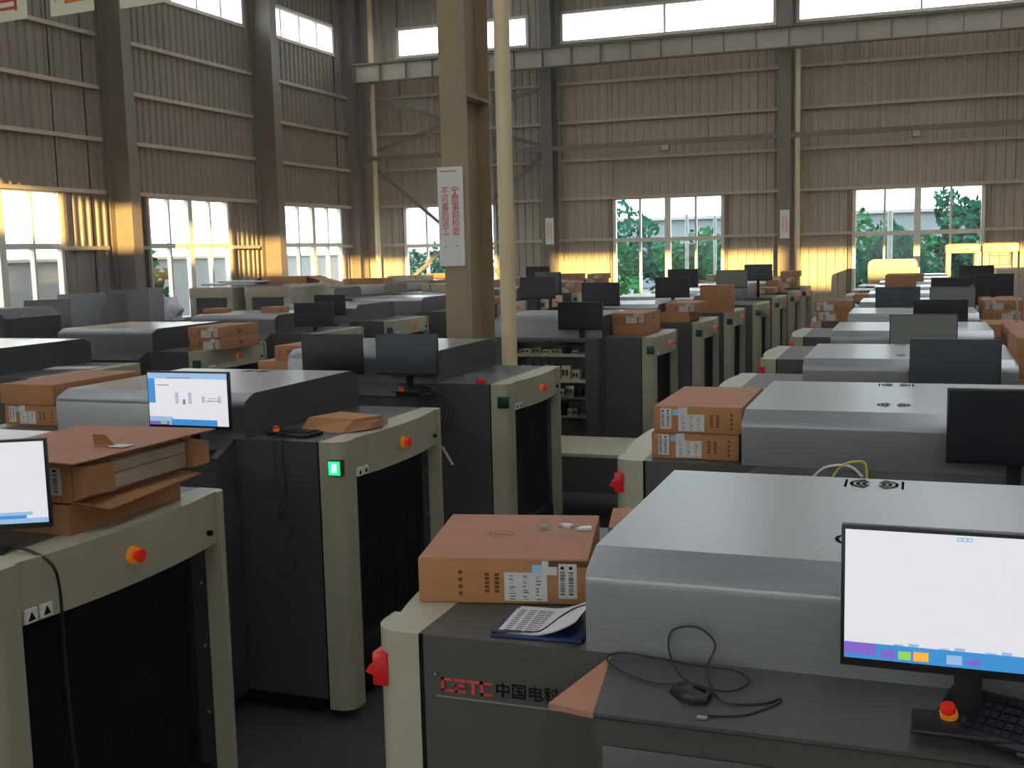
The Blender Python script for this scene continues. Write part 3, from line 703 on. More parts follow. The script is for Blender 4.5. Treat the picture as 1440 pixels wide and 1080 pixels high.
# ================================================================== THINGS ON AND AROUND THE MACHINES
# lettering plate on the nearest machine (flat emblem and characters)
pl = thing('name_plate', None, None, (-1.065 + 0.11, -0.002, H - 1.21)); del_ = pl
pl.parent = mR0; pl.location = (-0.955, 0, H - 1.20)
obj('plate_highlight', MB().box(-0.175, 0.185, -0.006, 0, -0.036, -0.032).cyl((-0.175, -0.008, 0.03), (-0.175, 0, 0.03), 0.005, 8), 'metal', pl)  # bright bar stands for the highlight along the plate's lower rim
em = MB()      # broken stroke emblem reading C E T C
def stroke(x0, x1, z0, z1): em.box(x0, x1, -0.003, -0.001, z0, z1)
for x0, x1, z0, z1 in ((-.160, -.125, .012, .020), (-.160, -.150, -.020, .020), (-.160, -.120, -.020, -.012), (-.119, -.085, .012, .020), (-.119, -.110, -.020, .005), (-.119, -.090, -.003, .004),
                       (-.119, -.085, -.020, -.012), (-.082, -.045, .012, .020), (-.068, -.058, -.020, .012), (-.042, -.005, .012, .020), (-.042, -.032, -.020, .020), (-.042, -.005, -.020, -.012)):
    stroke(x0, x1, z0, z1)
obj('red_emblem', em, 'redtext', pl, smooth=False)
text_obj('black_characters', '中国电科', 0.047, 'blackink', pl, (0.095, -0.003, 0.0), (PI / 2, 0, 0))
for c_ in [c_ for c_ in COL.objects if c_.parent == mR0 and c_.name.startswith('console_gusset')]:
    me = c_.data.copy(); me.materials.clear(); me.materials.append(M['cardtop']); c_.data = me; c_['label'] = 'corner piece with an orange brown reflection painted on'  # gusset recoloured orange to stand for a warm reflection

# ---- monitors
Z = lambda v: H + v
monitor('lit computer monitor with a white screen and a blue taskbar at the right front', 0.135, 2.60, Z(-.81), 0, 'screen', 'desktop', drop=0.125)
monitor('black computer monitor at the right edge above the second machine', 0.43, 5.18, Z(-.81), 0, 'screen', drop=0.13)
monitor('dark blue grey film covered monitor above the third hood of the right row', 0.265, 7.74, Z(-.805), -0.12, 'blue', drop=0.13)
monitor('pale grey green monitor with a painted reflection above the fourth hood of the right row', 0.09, 10.28, Z(-.80), 0, 'grey', drop=0.14)
monitor('black monitor behind the pale one in the right row', 0.285, 12.93, Z(-.80), 0.0, 'screen', drop=0.14)
monitor('dark grey monitor, left one of the two side by side in the right row', -0.19, 15.50, Z(-.755), 0, 'blue', drop=0.19)
monitor('green grey monitor, right one of the two side by side in the right row', 0.485, 15.52, Z(-.765), 0, 'grey', drop=0.18)
monitor('dark monitor behind the two side by side ones in the right row', 0.535, 18.08, Z(-.72), 0, 'screen', drop=0.22)
monitor('black monitor far back at the right, lower one beside the white post', 1.15, 18.3, Z(-.68), 0, 'screen', drop=0.26)
monitor('black monitor far back at the right, topmost one', 1.02, 20.68, Z(-.60), 0, 'screen', drop=0.34)
monitor('lit computer monitor with a white and blue form in the left middle', -3.93, 5.31, Z(-.81), 0, 'screen', 'form', drop=0.135)
monitor('blank dark grey monitor on the console left of the cream pipe', -3.84, 8.06, Z(-.81), -0.04, 'blue', drop=0.135)
monitor('black monitor left of the blank dark grey one', -4.52, 8.06, Z(-.81), 0.03, 'screen', drop=0.135)
monitor('lit white computer monitor cut by the left edge of the frame', -3.25, 3.06, Z(-.81), 0.5, 'screen', 'plain', drop=0.09)
monitor('black monitor above the open electronics cabinet', -3.76, 12.76, Z(-.79), 0, 'screen', drop=0.14)
monitor('dark monitor just behind the one above the open cabinet', -4.2, 15.30, Z(-.64), 0, 'screen', drop=0.30)
monitor('dark monitor beside the tall tan carton in the aisle row', -3.66, 17.70, Z(-.64), 0, 'screen', drop=0.30)
monitor('dark monitor partly behind the other one by the tan carton', -3.95, 20.05, Z(-.56), 0, 'screen', drop=0.38)
monitor('light grey monitor above the tan carton in the aisle row', -3.12, 20.4, Z(-.60), 0, 'grey', drop=0.30)
monitor('dark grey green monitor in front of the sunlit far wall', -2.98, 23.0, Z(-.55), 0.2, 'blue', drop=0.35)
monitor('black monitor partly hidden by the cream pipe', -5.35, 15.9, Z(-.56), 0, 'screen', drop=0.33)
monitor('black monitor on a tall stand right of the cream pipe', -5.33, 16.35, Z(-.50), -0.5, 'screen', drop=0.39)
monitor('black monitor behind the one on a tall stand right of the cream pipe', -7.98, 23.75, Z(-.52), 0, 'screen', drop=0.37)
monitor('black monitor standing between the two left hoods', -7.98, 13.75, Z(-.82), 0.35, 'screen', drop=0.08)
monitor('dark brownish monitor behind the black one between the left hoods', -8.82, 15.72, Z(-.79), 0, 'screen', drop=0.15)

# ---- cartons
GR1 = 'cartons on the second right machine'
carton('brown labelled carton on the left end of the second right machine, lower one', -1.235, 5.43, SZ, labels='left', group=GR1)
carton('brown labelled carton on the left end of the second right machine, upper one', -1.22, 5.42, SZ + 0.135, labels='left', group=GR1)
b = carton('open brown carton with white labels on the nearest machine, small bags on its lid', -1.405, 2.975, SZ, w_=0.52, d_=0.56, h_=0.14, rz=0.21, labels='right', group=None)
obj('open_side_flap', MB().hexa([(0.52, 0.30, 0.02), (0.60, 0.32, 0.05), (0.60, 0.52, 0.05), (0.52, 0.54, 0.02), (0.52, 0.30, 0.026), (0.60, 0.32, 0.056), (0.60, 0.52, 0.056), (0.52, 0.54, 0.026)]), 'card', b)
obj('side_opening', MB().box(0.40, 0.521, -0.0015, 0.02, 0.118, 0.136), 'ink', b)
lo = MB()
for k in range(24):
    a0 = 2 * PI * k / 24; a1 = 2 * PI * (k + 1) / 24
    lo.quad([(0.215 + r * 0.042 * math.cos(a), 0.29 + r * 0.042 * math.sin(a), 0.1405) for r, a in ((1, a0), (0.9, a0), (0.9, a1), (1, a1))])
lo.box(0.185, 0.245, 0.286, 0.294, 0.14, 0.1405)
obj('round_print', lo, 'ink', b, smooth=False)
for k, (x, y, dr) in enumerate(((-1.14, 3.40, .4), (-1.07, 3.44, 1.2), (-1.0, 3.42, 2.0))):
    t = thing('adapter_bag', ['small clear bag with a metal adapter, left of three on the open carton', 'small clear bag with a metal adapter, middle of three on the open carton', 'small white adapter, right of three on the open carton'][k], 'bag', (x, y, SZ + 0.141), dr, 'adapters on the carton')
    obj('adapter', MB().box(-0.012, 0.012, -0.018, 0.018, 0, 0.012, bev=0.002).box(-0.008, 0.008, 0.018, 0.03, 0.002, 0.009), 'white' if k else 'metal', t)
    if k < 2:
        mb = MB(); mb.hexa([(-0.03, -0.035, 0), (0.03, -0.03, 0), (0.028, 0.035, 0), (-0.026, 0.03, 0), (-0.012, -0.02, 0.022), (0.016, -0.014, 0.018), (0.010, 0.02, 0.024), (-0.014, 0.012, 0.016)])
        obj('plastic_sleeve', mb, 'film', t, smooth=False)
carton('brown carton right behind the open one, only its corner showing', -0.86 - 0.12, 3.62, SZ, w_=0.14, d_=0.3, h_=0.10, rz=0.2, labels='none', group=None)
# papers on the nearest machine
t = thing('clipboard', 'blue clipboard with curling white printed sheets and a black pen on the nearest machine', 'clipboard', (-1.085, 2.75, SZ + 0.001), 0.06)
obj('backing', MB().box(0, 0.26, 0, 0.235, 0, 0.006, bev=0.001), 'blue', t)
mb = MB(); n_ = 14; r0 = []
for k in range(n_ + 1):
    u = k / n_; x = 0.012 + 0.235 * u; z = 0.008 + 0.055 * max(0, u - 0.45) ** 1.6 * 2.2
    r0.append((x - (0.03 * max(0, u - .8)), z))
def sheet(rows, y0, y1, th=0.0012, tw=0.0):
    A = [mb.bm.verts.new((x, y0, z)) for x, z in rows]; B = [mb.bm.verts.new((x + tw, y1, z * 1.0)) for x, z in rows]
    for i in range(len(rows) - 1): mb.bm.faces.new((A[i], A[i + 1], B[i + 1], B[i]))
sheet(r0, 0.008, 0.225); sheet([(x, z + 0.003) for x, z in r0], 0.010, 0.24, tw=0.01)
pp_ = obj('paper_sheet', mb, 'paper', t)
mk = MB()
for r_ in range(11):
    for c_ in range(4):
        x = 0.03 + c_ * 0.028; mk.box(x, x + 0.018 + 0.004 * ((r_ * 3 + c_) % 3), 0.03 + r_ * 0.017, 0.036 + r_ * 0.017, 0.0112, 0.0116)
obj('printed_text', mk, 'scr_dark' if False else 'ink', pp_, smooth=False)
obj('pen', MB().cyl((0.0, 0.01, 0.012), (0.085, 0.02, 0.012), 0.005, 8), 'plastic', t)
obj('pen_cord', MB().tube([(0.085, 0.02, 0.012), (0.13, 0.03, 0.014), (0.15, 0.09, 0.016), (0.165, 0.15, 0.02), (0.20, 0.19, 0.035), (0.25, 0.16, 0.06)], 0.0022), 'plastic', t)
# mouse with its coiled cable on the console
t = thing('computer_mouse', 'black computer mouse with a coiled cable on the nearest console', 'mouse', (-0.50, 2.615, SZ - 0.044), 0.5)
t.rotation_euler = (0.42, 0, -0.35)
mb = MB(); rings = []
for i in range(7):
    u = i / 6; x = -0.052 + 0.104 * u; wd = 0.031 * math.sin(PI * (0.12 + 0.80 * u)) ** 0.5; hh = 0.030 * math.sin(PI * (0.10 + 0.78 * u)) ** 0.7
    rings.append([mb.bm.verts.new((x, wd * math.cos(a), hh * max(0, math.sin(a)))) for a in [PI * k / 8 for k in range(9)]])
for A, B in zip(rings, rings[1:]):
    for k in range(8): mb.bm.faces.new((A[k], A[k + 1], B[k + 1], B[k]))
    mb.bm.faces.new((A[0], B[0], B[8], A[8]))
mb.bm.faces.new(rings[0]); mb.bm.faces.new(rings[-1][::-1])
obj('mouse_shell', mb, 'plastic', t)
obj('mouse_button', MB().box(0.012, 0.046, -0.001, 0.001, 0.018, 0.030), 'black', t)
c_ = MB().tube([(-0.50, 2.63, SZ - 0.02), (-0.60, 2.63, SZ - 0.03), (-0.70, 2.66, SZ - 0.015), (-0.735, 2.69, SZ + 0.0), (-0.70, 2.71, SZ + 0.008), (-0.60, 2.705, SZ + 0.006), (-0.50, 2.69, SZ + 0.003), (-0.40, 2.69, SZ + 0.0),
                (-0.365, 2.66, SZ - 0.015), (-0.42, 2.625, SZ - 0.03), (-0.52, 2.63, SZ - 0.012), (-0.57, 2.69, SZ + 0.03), (-0.565, 2.70, SZ + 0.085), (-0.50, 2.70, SZ + 0.10), (-0.455, 2.70, SZ + 0.06), (-0.47, 2.67, SZ + 0.0),
                (-0.42, 2.60, SZ - 0.045), (-0.33, 2.61, SZ - 0.045), (-0.285, 2.63, SZ - 0.035), (-0.30, 2.61, SZ - 0.045), (-0.37, 2.57, SZ - 0.062), (-0.46, 2.555, SZ - 0.068)], 0.0028, 6, sub=8)
o_ = obj('mouse_cable', c_, 'plastic', label='loosely coiled thin black cable around the mouse on the nearest console', category='cable')
p_ = obj('usb_plug', MB().box(-0.475, -0.448, 2.545, 2.558, SZ - 0.076, SZ - 0.066, bev=0.001), 'metal', o_)
# control keyboards
def control_pad(label, x, y, z, rz, lit=True, rx=0.3, w_=0.34, d_=0.16):
    t = thing('control_keyboard', label, 'keyboard', (x, y, z)); t.rotation_euler = (rx, 0, rz)
    obj('casing', MB().box(0, w_, 0, d_, 0, 0.022, bev=0.005), 'plastic', t)
    mb = MB()
    for r_ in range(5):
        for c_ in range(12): mb.box(0.075 + c_ * (w_ - 0.09) / 12, 0.075 + (c_ + 0.82) * (w_ - 0.09) / 12, 0.02 + r_ * 0.026, 0.04 + r_ * 0.026, 0.022, 0.028)
    obj('keys', mb, 'screen', t, smooth=False)['kind'] = 'stuff'
    cl = obj('stop_collar', MB().cyl((0.035, 0.045, 0.022), (0.035, 0.045, 0.036), 0.020, 14), 'amber', t)
    obj('stop_button', MB().cyl((0.035, 0.045, 0.036), (0.035, 0.045, 0.052), 0.017, 14), 'redlit', cl)
    for k in range(3): obj('side_socket', MB().box(0.2 + k * 0.03, 0.215 + k * 0.03, -0.002, 0.0, 0.006, 0.016), 'metal', t)
    return t
control_pad('black control keyboard with a red stop button at the lower right corner', 0.05, 2.60, SZ - 0.062, -0.42, rx=0.36)
control_pad('black control keyboard with a small glowing red light left of the folded carton', -3.62, 5.62, SZ + 0.002, -0.15, rx=0.0, w_=0.30)
control_pad('black control keyboard under the blank dark grey monitor', -3.92, 8.0, SZ - 0.08, 0.1, rx=0.42, w_=0.30, d_=0.14)
# open cartons on the left front machine
def open_box(name, label, x, y, z, w_, d_, h_, mats=('card', 'cardtop')):
    t = thing(name, label, 'box', (x, y, z))
    e = 0.006
    obj('carton_wall', MB().box(0, w_, 0, d_, 0, e).box(0, e, 0, d_, e, h_).box(w_ - e, w_, 0, d_, e, h_).box(e, w_ - e, 0, e, e, h_).box(e, w_ - e, d_ - e, d_, e, h_), mats[0], t)
    return t
t = open_box('open_carton', 'lower open brown carton on the machine at the left edge, flap sticking out', -3.62, 3.36, SZ, 0.54, 0.70, 0.12)
obj('carton_flap', MB().hexa([(0.54, 0.05, 0.115), (0.66, 0.10, 0.085), (0.62, 0.75, 0.10), (0.54, 0.70, 0.115), (0.54, 0.05, 0.121), (0.66, 0.10, 0.091), (0.62, 0.75, 0.106), (0.54, 0.70, 0.121)]), 'card', t)
obj('hand_hole', MB().box(0.539, 0.5415, 0.30, 0.42, 0.05, 0.075, bev=0.001), 'ink', t)
t = open_box('open_carton', 'upper open brown carton with cream foam showing on the machine at the left edge', -3.60, 3.37, SZ + 0.125, 0.54, 0.68, 0.16)
obj('foam_insert', MB().box(0.02, 0.585, 0.16, 0.66, 0.02, 0.135, bev=0.008), 'foam', t)
obj('foam_seam', MB().box(0.585, 0.588, 0.17, 0.65, 0.085, 0.09), 'card', t)
obj('lid', MB().hexa([(-0.02, -0.03, 0.17), (0.60, -0.05, 0.165), (0.66, 0.78, 0.172), (-0.02, 0.70, 0.18), (-0.02, -0.03, 0.175), (0.60, -0.05, 0.170), (0.66, 0.78, 0.177), (-0.02, 0.70, 0.185)]), 'cardtop', t)
obj('side_flap', MB().hexa([(0.545, 0.0, 0.01), (0.60, 0.02, 0.03), (0.60, 0.17, 0.02), (0.545, 0.17, 0.005), (0.545, 0.0, 0.15), (0.60, 0.02, 0.145), (0.60, 0.17, 0.14), (0.545, 0.17, 0.15)]), 'card', t)
obj('side_flap', MB().hexa([(0.545, 0.66, 0.01), (0.62, 0.70, 0.02), (0.62, 0.78, 0.02), (0.545, 0.72, 0.0), (0.545, 0.66, 0.15), (0.62, 0.70, 0.13), (0.62, 0.78, 0.12), (0.545, 0.72, 0.14)]), 'card', t)
obj('shipping_label', label_mesh(0.09, 0.11, 1), ['paper', 'blackink'], t, smooth=False, loc=(0.40, -0.002, 0.03))
t2 = obj('lid_tab', MB().hexa([(0.40, 0.30, 0.178), (0.50, 0.30, 0.178), (0.50, 0.305, 0.178), (0.40, 0.305, 0.178), (0.42, 0.27, 0.225), (0.48, 0.27, 0.225), (0.48, 0.275, 0.225), (0.42, 0.275, 0.225)]), 'card', t)
obj('torn_tape', MB().box(0.50, 0.58, 0.26, 0.33, 0.1775, 0.179), 'paper', t)
G2 = 'cartons left of the lit form monitor'
carton('brown carton with white labels at the left edge, lower one of two', -5.65, 5.66, SZ, w_=0.44, d_=0.86, labels='left', group=G2)
carton('plain brown carton at the left edge, upper one of two', -5.67, 5.65, SZ + 0.137, w_=0.44, d_=0.861, labels='none', group=G2)
t = thing('folded_carton', 'folded orange brown carton lying on the machine with the green lamp', 'box', (-3.53, 5.86, SZ), -0.12)
obj('folded_body', MB().hexa([(0, 0, 0.002), (0.34, -0.04, 0.002), (0.40, 0.30, 0.002), (0.03, 0.36, 0.002), (0.035, 0.04, 0.075), (0.36, 0.06, 0.075), (0.41, 0.29, 0.068), (0.06, 0.33, 0.07)]), 'card', t)
obj('folded_flap', MB().hexa([(0.34, -0.04, 0.004), (0.44, 0.10, 0.01), (0.44, 0.30, 0.01), (0.36, 0.25, 0.0), (0.36, 0.0, 0.05), (0.44, 0.13, 0.05), (0.44, 0.31, 0.045), (0.37, 0.27, 0.05)]), 'cardtop', t)
G3 = 'cartons on the left row machine with the amber button'
carton('brown labelled carton left of the dark side panel, lower one of two', -7.98, 10.86, SZ, labels='right', side=True, group=G3)
carton('brown labelled carton left of the dark side panel, upper one of two', -7.99, 10.85, SZ + 0.135, labels='right', side=True, group=G3)
G4 = 'cartons left of the black monitor'
carton('small looking brown carton behind the lit form monitor, lower one', -5.53, 8.50, SZ, labels='none', group=G4, d_=0.8)
carton('small looking brown carton behind the lit form monitor, upper one', -5.38, 8.55, SZ + 0.135, labels='right', group=G4)
G5 = 'cartons beside the open electronics cabinet'
carton('plain orange brown carton above the tall side panel, lower one', -3.50, 13.25, SZ, labels='none', side=True, group=G5)
carton('orange brown carton with white labels above the tall side panel, upper one', -3.50, 13.24, SZ + 0.135, labels='right', side=True, group=G5)
G6 = 'offset cartons in the aisle row'
carton('orange brown carton jutting left, lower one of the offset pair', -3.42, 15.55, SZ, labels='none', side=True, group=G6)
carton('orange brown carton with labels, upper one of the offset pair', -3.32, 15.6, SZ + 0.135, labels='right', side=True, group=G6)
t = carton('tall plain tan carton in the aisle row', -3.25, 17.9, SZ, w_=0.52, d_=0.25, h_=0.44, labels='none', group=None)
G7 = 'cartons on the right row left ends'
carton('orange brown carton with labels on the right row, lower one under silver film', -1.25, 15.75, SZ, w_=0.5, labels='left', group=G7)
carton('orange brown carton with labels on the right row, upper one under silver film', -1.28, 15.74, SZ + 0.135, w_=0.5, labels='left', group=G7)
obj('silver_film', MB().box(-1.26, -0.80, 15.76, 16.5, SZ + 0.27, SZ + 0.29, bev=0.006), 'film', label='crumpled silver film on top of the far carton stack of the right row', category='film')
carton('dark red brown carton in front of the tan one far back in the right row', -1.0, 20.95, SZ, w_=0.5, labels='none', group=G7)
t = carton('tan carton with a plain face far back above the right row', -0.47, 20.7, SZ + 0.26, w_=0.52, d_=0.25, h_=0.22, labels='none', group=None)
G8 = 'cartons at the right ends of the right row'
for k in range(3): carton(['lowest', 'middle', 'topmost'][k] + ' of three brown cartons at the right edge beside the blue grey monitor', 0.66, 8.05, SZ + 0.135 * k, labels='none', group=G8)
carton('brown carton cut by the right edge, below the labelled one', 0.80, 10.7, SZ + 0.0, w_=0.5, labels='none', group=G8)
carton('brown carton cut by the right edge, on top of a plain one', 0.80, 10.72, SZ + 0.135, w_=0.5, labels='none', group=G8)
carton('plain orange brown carton at the right ends, behind the edge stack', 0.74, 13.2, SZ, w_=0.44, labels='none', group=G8)
carton('orange brown carton with two white labels near the right edge', 0.86, 15.8, SZ, w_=0.5, labels='right', group=G8)
carton('orange brown carton near the right edge on top of the labelled one', 0.86, 15.81, SZ + 0.135, w_=0.5, labels='left', group=G8)
for k in range(2): carton(['lower', 'upper'][k] + ' far carton with white labels beside the white post', 0.95, 20.95, SZ + 0.135 * k + 0.0, w_=0.44, labels='right', group=G8)
# far cartons along the sunlit wall
far = [(-3.3, 24.6, 0, 'red brown carton far down the aisle row'), (-3.25, 25.5, 0, 'orange carton far down the aisle row, lower one'), (-3.3, 25.5, 1, 'orange carton far down the aisle row, upper one'), (-3.15, 28.1, 0, 'labelled carton at the end of the aisle row, lower one'),
       (-3.15, 28.1, 1, 'labelled carton at the end of the aisle row, middle one'), (-3.1, 28.1, 2, 'labelled carton at the end of the aisle row, top one'),
       (-8.3, 26.3, 0, 'orange carton far back right of the cream pipe, lower one'), (-8.3, 26.3, 1, 'orange carton far back right of the cream pipe, upper one'), (-8.35, 28.9, 0, 'orange carton under the double window, lower one'), (-8.35, 28.9, 1, 'orange carton under the double window, middle one'),
       (-8.3, 28.9, 2, 'orange carton under the double window, top one'), (-8.3, 23.7, 0, 'red brown carton far back beside the pipe, lower one'), (-8.3, 23.7, 1, 'red brown carton far back beside the pipe, upper one'),
       (-5.05, 20.4, 0, 'dull brown carton on the left end of a far aisle machine'), (-4.95, 23.0, 0, 'dull brown carton behind the dark monitors'), (-4.9, 25.6, 0, 'orange carton left end far aisle row, lower one'), (-4.9, 25.6, 1, 'orange carton left end far aisle row, upper one'),
       (-8.35, 21.1, 0, 'brown carton beside the column base far back'), (-13.4, 21.7, 0, 'brown carton behind the wrapped machines, lower one'), (-13.4, 21.7, 1, 'brown carton behind the wrapped machines, upper one')]
for k, (x, y, s_, lb) in enumerate(far): carton(lb, x, y, SZ + s_ * 0.135, labels='left' if k % 3 == 0 else ('right' if k % 3 == 1 else 'none'), group='far cartons near the sunlit wall')
lids = [(-9.7, 21.2, 1.0, 'sand'), (-9.7, 23.8, 1.1, 'card'), (-9.75, 26.4, 1.0, 'sand'), (-9.7, 29.0, 1.1, 'card'), (-14.9, 24.5, 1.2, 'sand'), (-14.9, 27.3, 1.2, 'card'), (-14.9, 30.1, 1.2, 'sand'), (-14.9, 32.9, 1.3, 'card'), (-4.5, 25.6, 0.9, 'sand'), (-4.4, 28.2, 1.0, 'sand'), (-0.5, 23.8, .7, 'card')]
for k, (x, y, w_, m_) in enumerate(lids):
    t = thing('long_crate', ['sand coloured crate on the left row hood nearest the big column', 'brown crate on a left row hood behind the big column', 'sand coloured crate on a far left row hood', 'brown crate on the farthest left row hood', 'sand coloured crate on the nearest hood by the left wall', 'brown crate on the second hood by the left wall', 'sand coloured crate on the third hood by the left wall', 'brown crate on the last hood in the far left corner', 'sand coloured crate on a far aisle row hood', 'sand coloured crate on the farthest aisle row hood', 'brown crate far back on the right row'][k], 'crate', (x, y, HZ + 0.001), 0.04 * ((k % 3) - 1), 'long low crates on far hoods')
    obj('crate_body', MB().box(0, w_, 0, 0.7, 0, 0.13, bev=0.005), m_, t); obj('crate_lid', MB().box(-0.01, w_ + 0.01, -0.01, 0.71, 0.13, 0.15, bev=0.004), m_, t)
    for q in (0.2, 0.8): obj('strap', MB().box(w_ * q - 0.01, w_ * q + 0.01, -0.014, 0.714, 0.0, 0.153), 'steel', t)
# electronics cabinet of the machine with its door taken off
t = MLS[12.86]
lx0, lx1, ly = -0.42, 0.72, -0.30
mb = MB().box(lx0, lx0 + 0.03, ly, 0, 0.1, SZ - 0.03).box(lx1 - 0.16, lx1, ly, 0, 0.1, SZ - 0.03).box(lx0 + 0.03, lx1 - 0.16, -0.02, 0, 0.1, SZ - 0.03).box(lx0, lx1, ly, 0, SZ - 0.03, SZ)
cb = obj('cabinet_shell', mb, 'body', t)
for z, m_ in ((SZ - 0.21, 'cream'), (SZ - 0.52, 'cream'), (SZ - 0.72, 'metal'), (SZ - 0.95, 'metal')):
    obj('shelf', MB().box(lx0 + 0.03, lx1 - 0.16, ly + 0.01, -0.02, z, z + (0.035 if m_ == 'cream' else 0.025)), m_, cb)
rnd = random.Random(3)
for r_, (z0, zz) in enumerate(((SZ - 0.49, SZ - 0.24), (SZ - 0.69, SZ - 0.54), (SZ - 0.175, SZ - 0.10), (SZ - 0.925, SZ - 0.76))):
    x = lx0 + 0.06
    while x < lx1 - 0.28:
        wd = rnd.uniform(0.05, 0.12); hh = (zz - z0) * rnd.uniform(0.45, 0.9)
        mm = rnd.choice(['cream', 'pcb', 'black', 'metal', 'cream'])
        mo = MB().box(x, x + wd, ly + 0.05, ly + 0.16, z0, z0 + hh, bev=0.003)
        for q in range(2): mo.box(x + 0.01 + q * wd * 0.4, x + 0.01 + q * wd * 0.4 + wd * 0.25, ly + 0.045, ly + 0.05, z0 + hh * 0.3, z0 + hh * 0.7, 1)
        obj('electronic_module', mo, [mm, 'black'], cb); x += wd + 0.02
mb = MB()
for k in range(5):
    x = lx0 + 0.2 + 0.1 * k; mb.tube([(x, ly + 0.04, SZ - 0.25), (x + 0.04, ly + 0.01, SZ - 0.4), (x - 0.03, ly + 0.02, SZ - 0.6), (x + 0.05, ly + 0.03, SZ - 0.85)], 0.006)
obj('wiring', mb, 'black', cb)
def plastic_heap(label, x, y, z, rx, ry, rz_, mname='film', seed=1, n=9):
    rnd = random.Random(seed); mb = MB(); bmesh.ops.create_icosphere(mb.bm, subdivisions=3, radius=1.0)
    for v in mb.bm.verts:
        k = 1 + rnd.uniform(-0.16, 0.16) + 0.12 * math.sin(7 * v.co.x + seed) * math.cos(6 * v.co.y)
        v.co = Vector((v.co.x * rx * k, v.co.y * ry * k, max(v.co.z, -0.15) * rz_ * k + 0.15 * rz_))
    return obj('plastic_bag', mb, mname, smooth=False, loc=(x, y, z), label=label, category='bag')
plastic_heap('thin clear plastic bag lying on the open electronics cabinet', -4.15, 12.70, SZ + 0.002, 0.32, 0.10, 0.06, 'film', 2)
plastic_heap('small clear padded bag on the machine end left of the cream pipe', -3.42, 8.70, SZ + 0.002, 0.20, 0.12, 0.03, 'film', 3)
plastic_heap('clear plastic bag on the console left of the two left cartons', -9.35, 10.50, SZ - 0.02, 0.32, 0.07, 0.10, 'film', 4)
plastic_heap('crumpled bag far back between right row machines', -0.95, 18.6, SZ, 0.18, 0.14, 0.09, 'bag', 5)
obj('paper_sheet', MB().box(-0.25, 0.25, -0.12, 0.12, 0, 0.006), 'paper', loc=(-7.92, 8.85, SZ + 0.002), rot=(0, 0, 0.2), label='white paper sheet on the machine end above the lit form monitor', category='paper')
obj('red_beacon', MB().box(-0.035, 0.035, -0.025, 0.025, 0, 0.035, bev=0.006), 'redlamp', loc=(-3.28, 8.26, SZ + 0.001), label='small red light block beside the cream post left of the pipe', category='lamp')
obj('cream_strip', MB().bar((-3.63, 8.236, Z(-1.585)), (-3.54, 8.236, Z(-1.735)), 0.035, 0.014), 'white', label='short white strip hanging below the dark side panel', category='strip')
# cables
def cable(label, pts, r=0.004, m_='plastic'): obj('cable', MB().tube(pts, r, 6), m_, label=label, category='cable')
cable('thin grey blue cable hanging over the cream fascia at the left edge', [(-3.20, 3.10, SZ + 0.012), (-3.08, 3.10, SZ + 0.02), (-2.95, 3.10, SZ - 0.02), (-2.925, 3.12, SZ - 0.12), (-2.925, 3.12, SZ - 0.4), (-2.90, 3.10, SZ - 0.62), (-2.88, 3.10, SZ - 1.0), (-2.9, 3.12, 0.4), (-2.9, 3.2, 0.02)], 0.006)
cable('black cable hanging beside the green lamp machine from its control keyboard', [(-3.42, 5.62, SZ + 0.012), (-3.42, 5.48, SZ + 0.01), (-3.42, 5.46, SZ - 0.1), (-3.40, 5.45, SZ - 0.3), (-3.46, 5.45, SZ - 0.42), (-3.36, 5.45, SZ - 0.5), (-3.42, 5.46, SZ - 0.62), (-3.36, 5.45, SZ - 0.72), (-3.44, 5.45, SZ - 0.82), (-3.5, 5.46, SZ - 0.75)])
cable('second black cable knotted beside the green lamp machine', [(-3.50, 5.66, SZ + 0.012), (-3.48, 5.47, SZ + 0.01), (-3.46, 5.455, SZ - 0.2), (-3.40, 5.45, SZ - 0.36), (-3.47, 5.45, SZ - 0.48), (-3.42, 5.45, SZ - 0.4), (-3.38, 5.455, SZ - 0.55)])
for k in range(3):
    cable(['outer', 'middle', 'inner'][k] + ' black cable loop hanging beside the blank dark grey monitor', [(-3.72 + .03 * k, 8.08, SZ - 0.02), (-3.62, 8.05, SZ - 0.02 - .02 * k), (-3.50 - 0.03 * k, 8.05, SZ - 0.08), (-3.44 - 0.04 * k, 8.05, SZ - 0.20), (-3.50 - 0.03 * k, 8.05, SZ - 0.33), (-3.60, 8.05, SZ - 0.36 + .04 * k), (-3.66, 8.06, SZ - 0.30 + .04 * k)], 0.007)
cable('yellow cable end peeking over the front hood', [(-0.33, 5.16, SZ + 0.0), (-0.29, 5.15, SZ + 0.055), (-0.24, 5.15, SZ + 0.075), (-0.19, 5.15, SZ + 0.07), (-0.18, 5.14, SZ + 0.0)], 0.006, 'yellow')
cable('thin grey cable end beside the yellow one over the front hood', [(-0.42, 5.17, SZ - 0.01), (-0.36, 5.15, SZ + 0.045), (-0.26, 5.15, SZ + 0.055), (-0.20, 5.14, SZ + 0.01)], 0.006, 'white')
# low roller conveyor in the gap
t = thing('roller_conveyor', 'low beige topped conveyor table across the aisle below the electronics cabinet', 'conveyor', (-3.0, 10.42, 0))
obj('table_top', MB().box(-1.0, 1.05, 0, 1.0, 0.66, 0.70, bev=0.004), 'cream', t)
obj('side_skirt', MB().box(-0.98, 1.03, 0.02, 0.05, 0.30, 0.66), 'body', t); obj('side_skirt', MB().box(-0.98, 1.03, 0.95, 0.98, 0.30, 0.66), 'body', t)
for x in (-0.95, 0.98):
    for y in (0.04, 0.92): obj('leg', MB().box(x - 0.03, x + 0.03, y, y + 0.06, 0, 0.66), 'body', t)
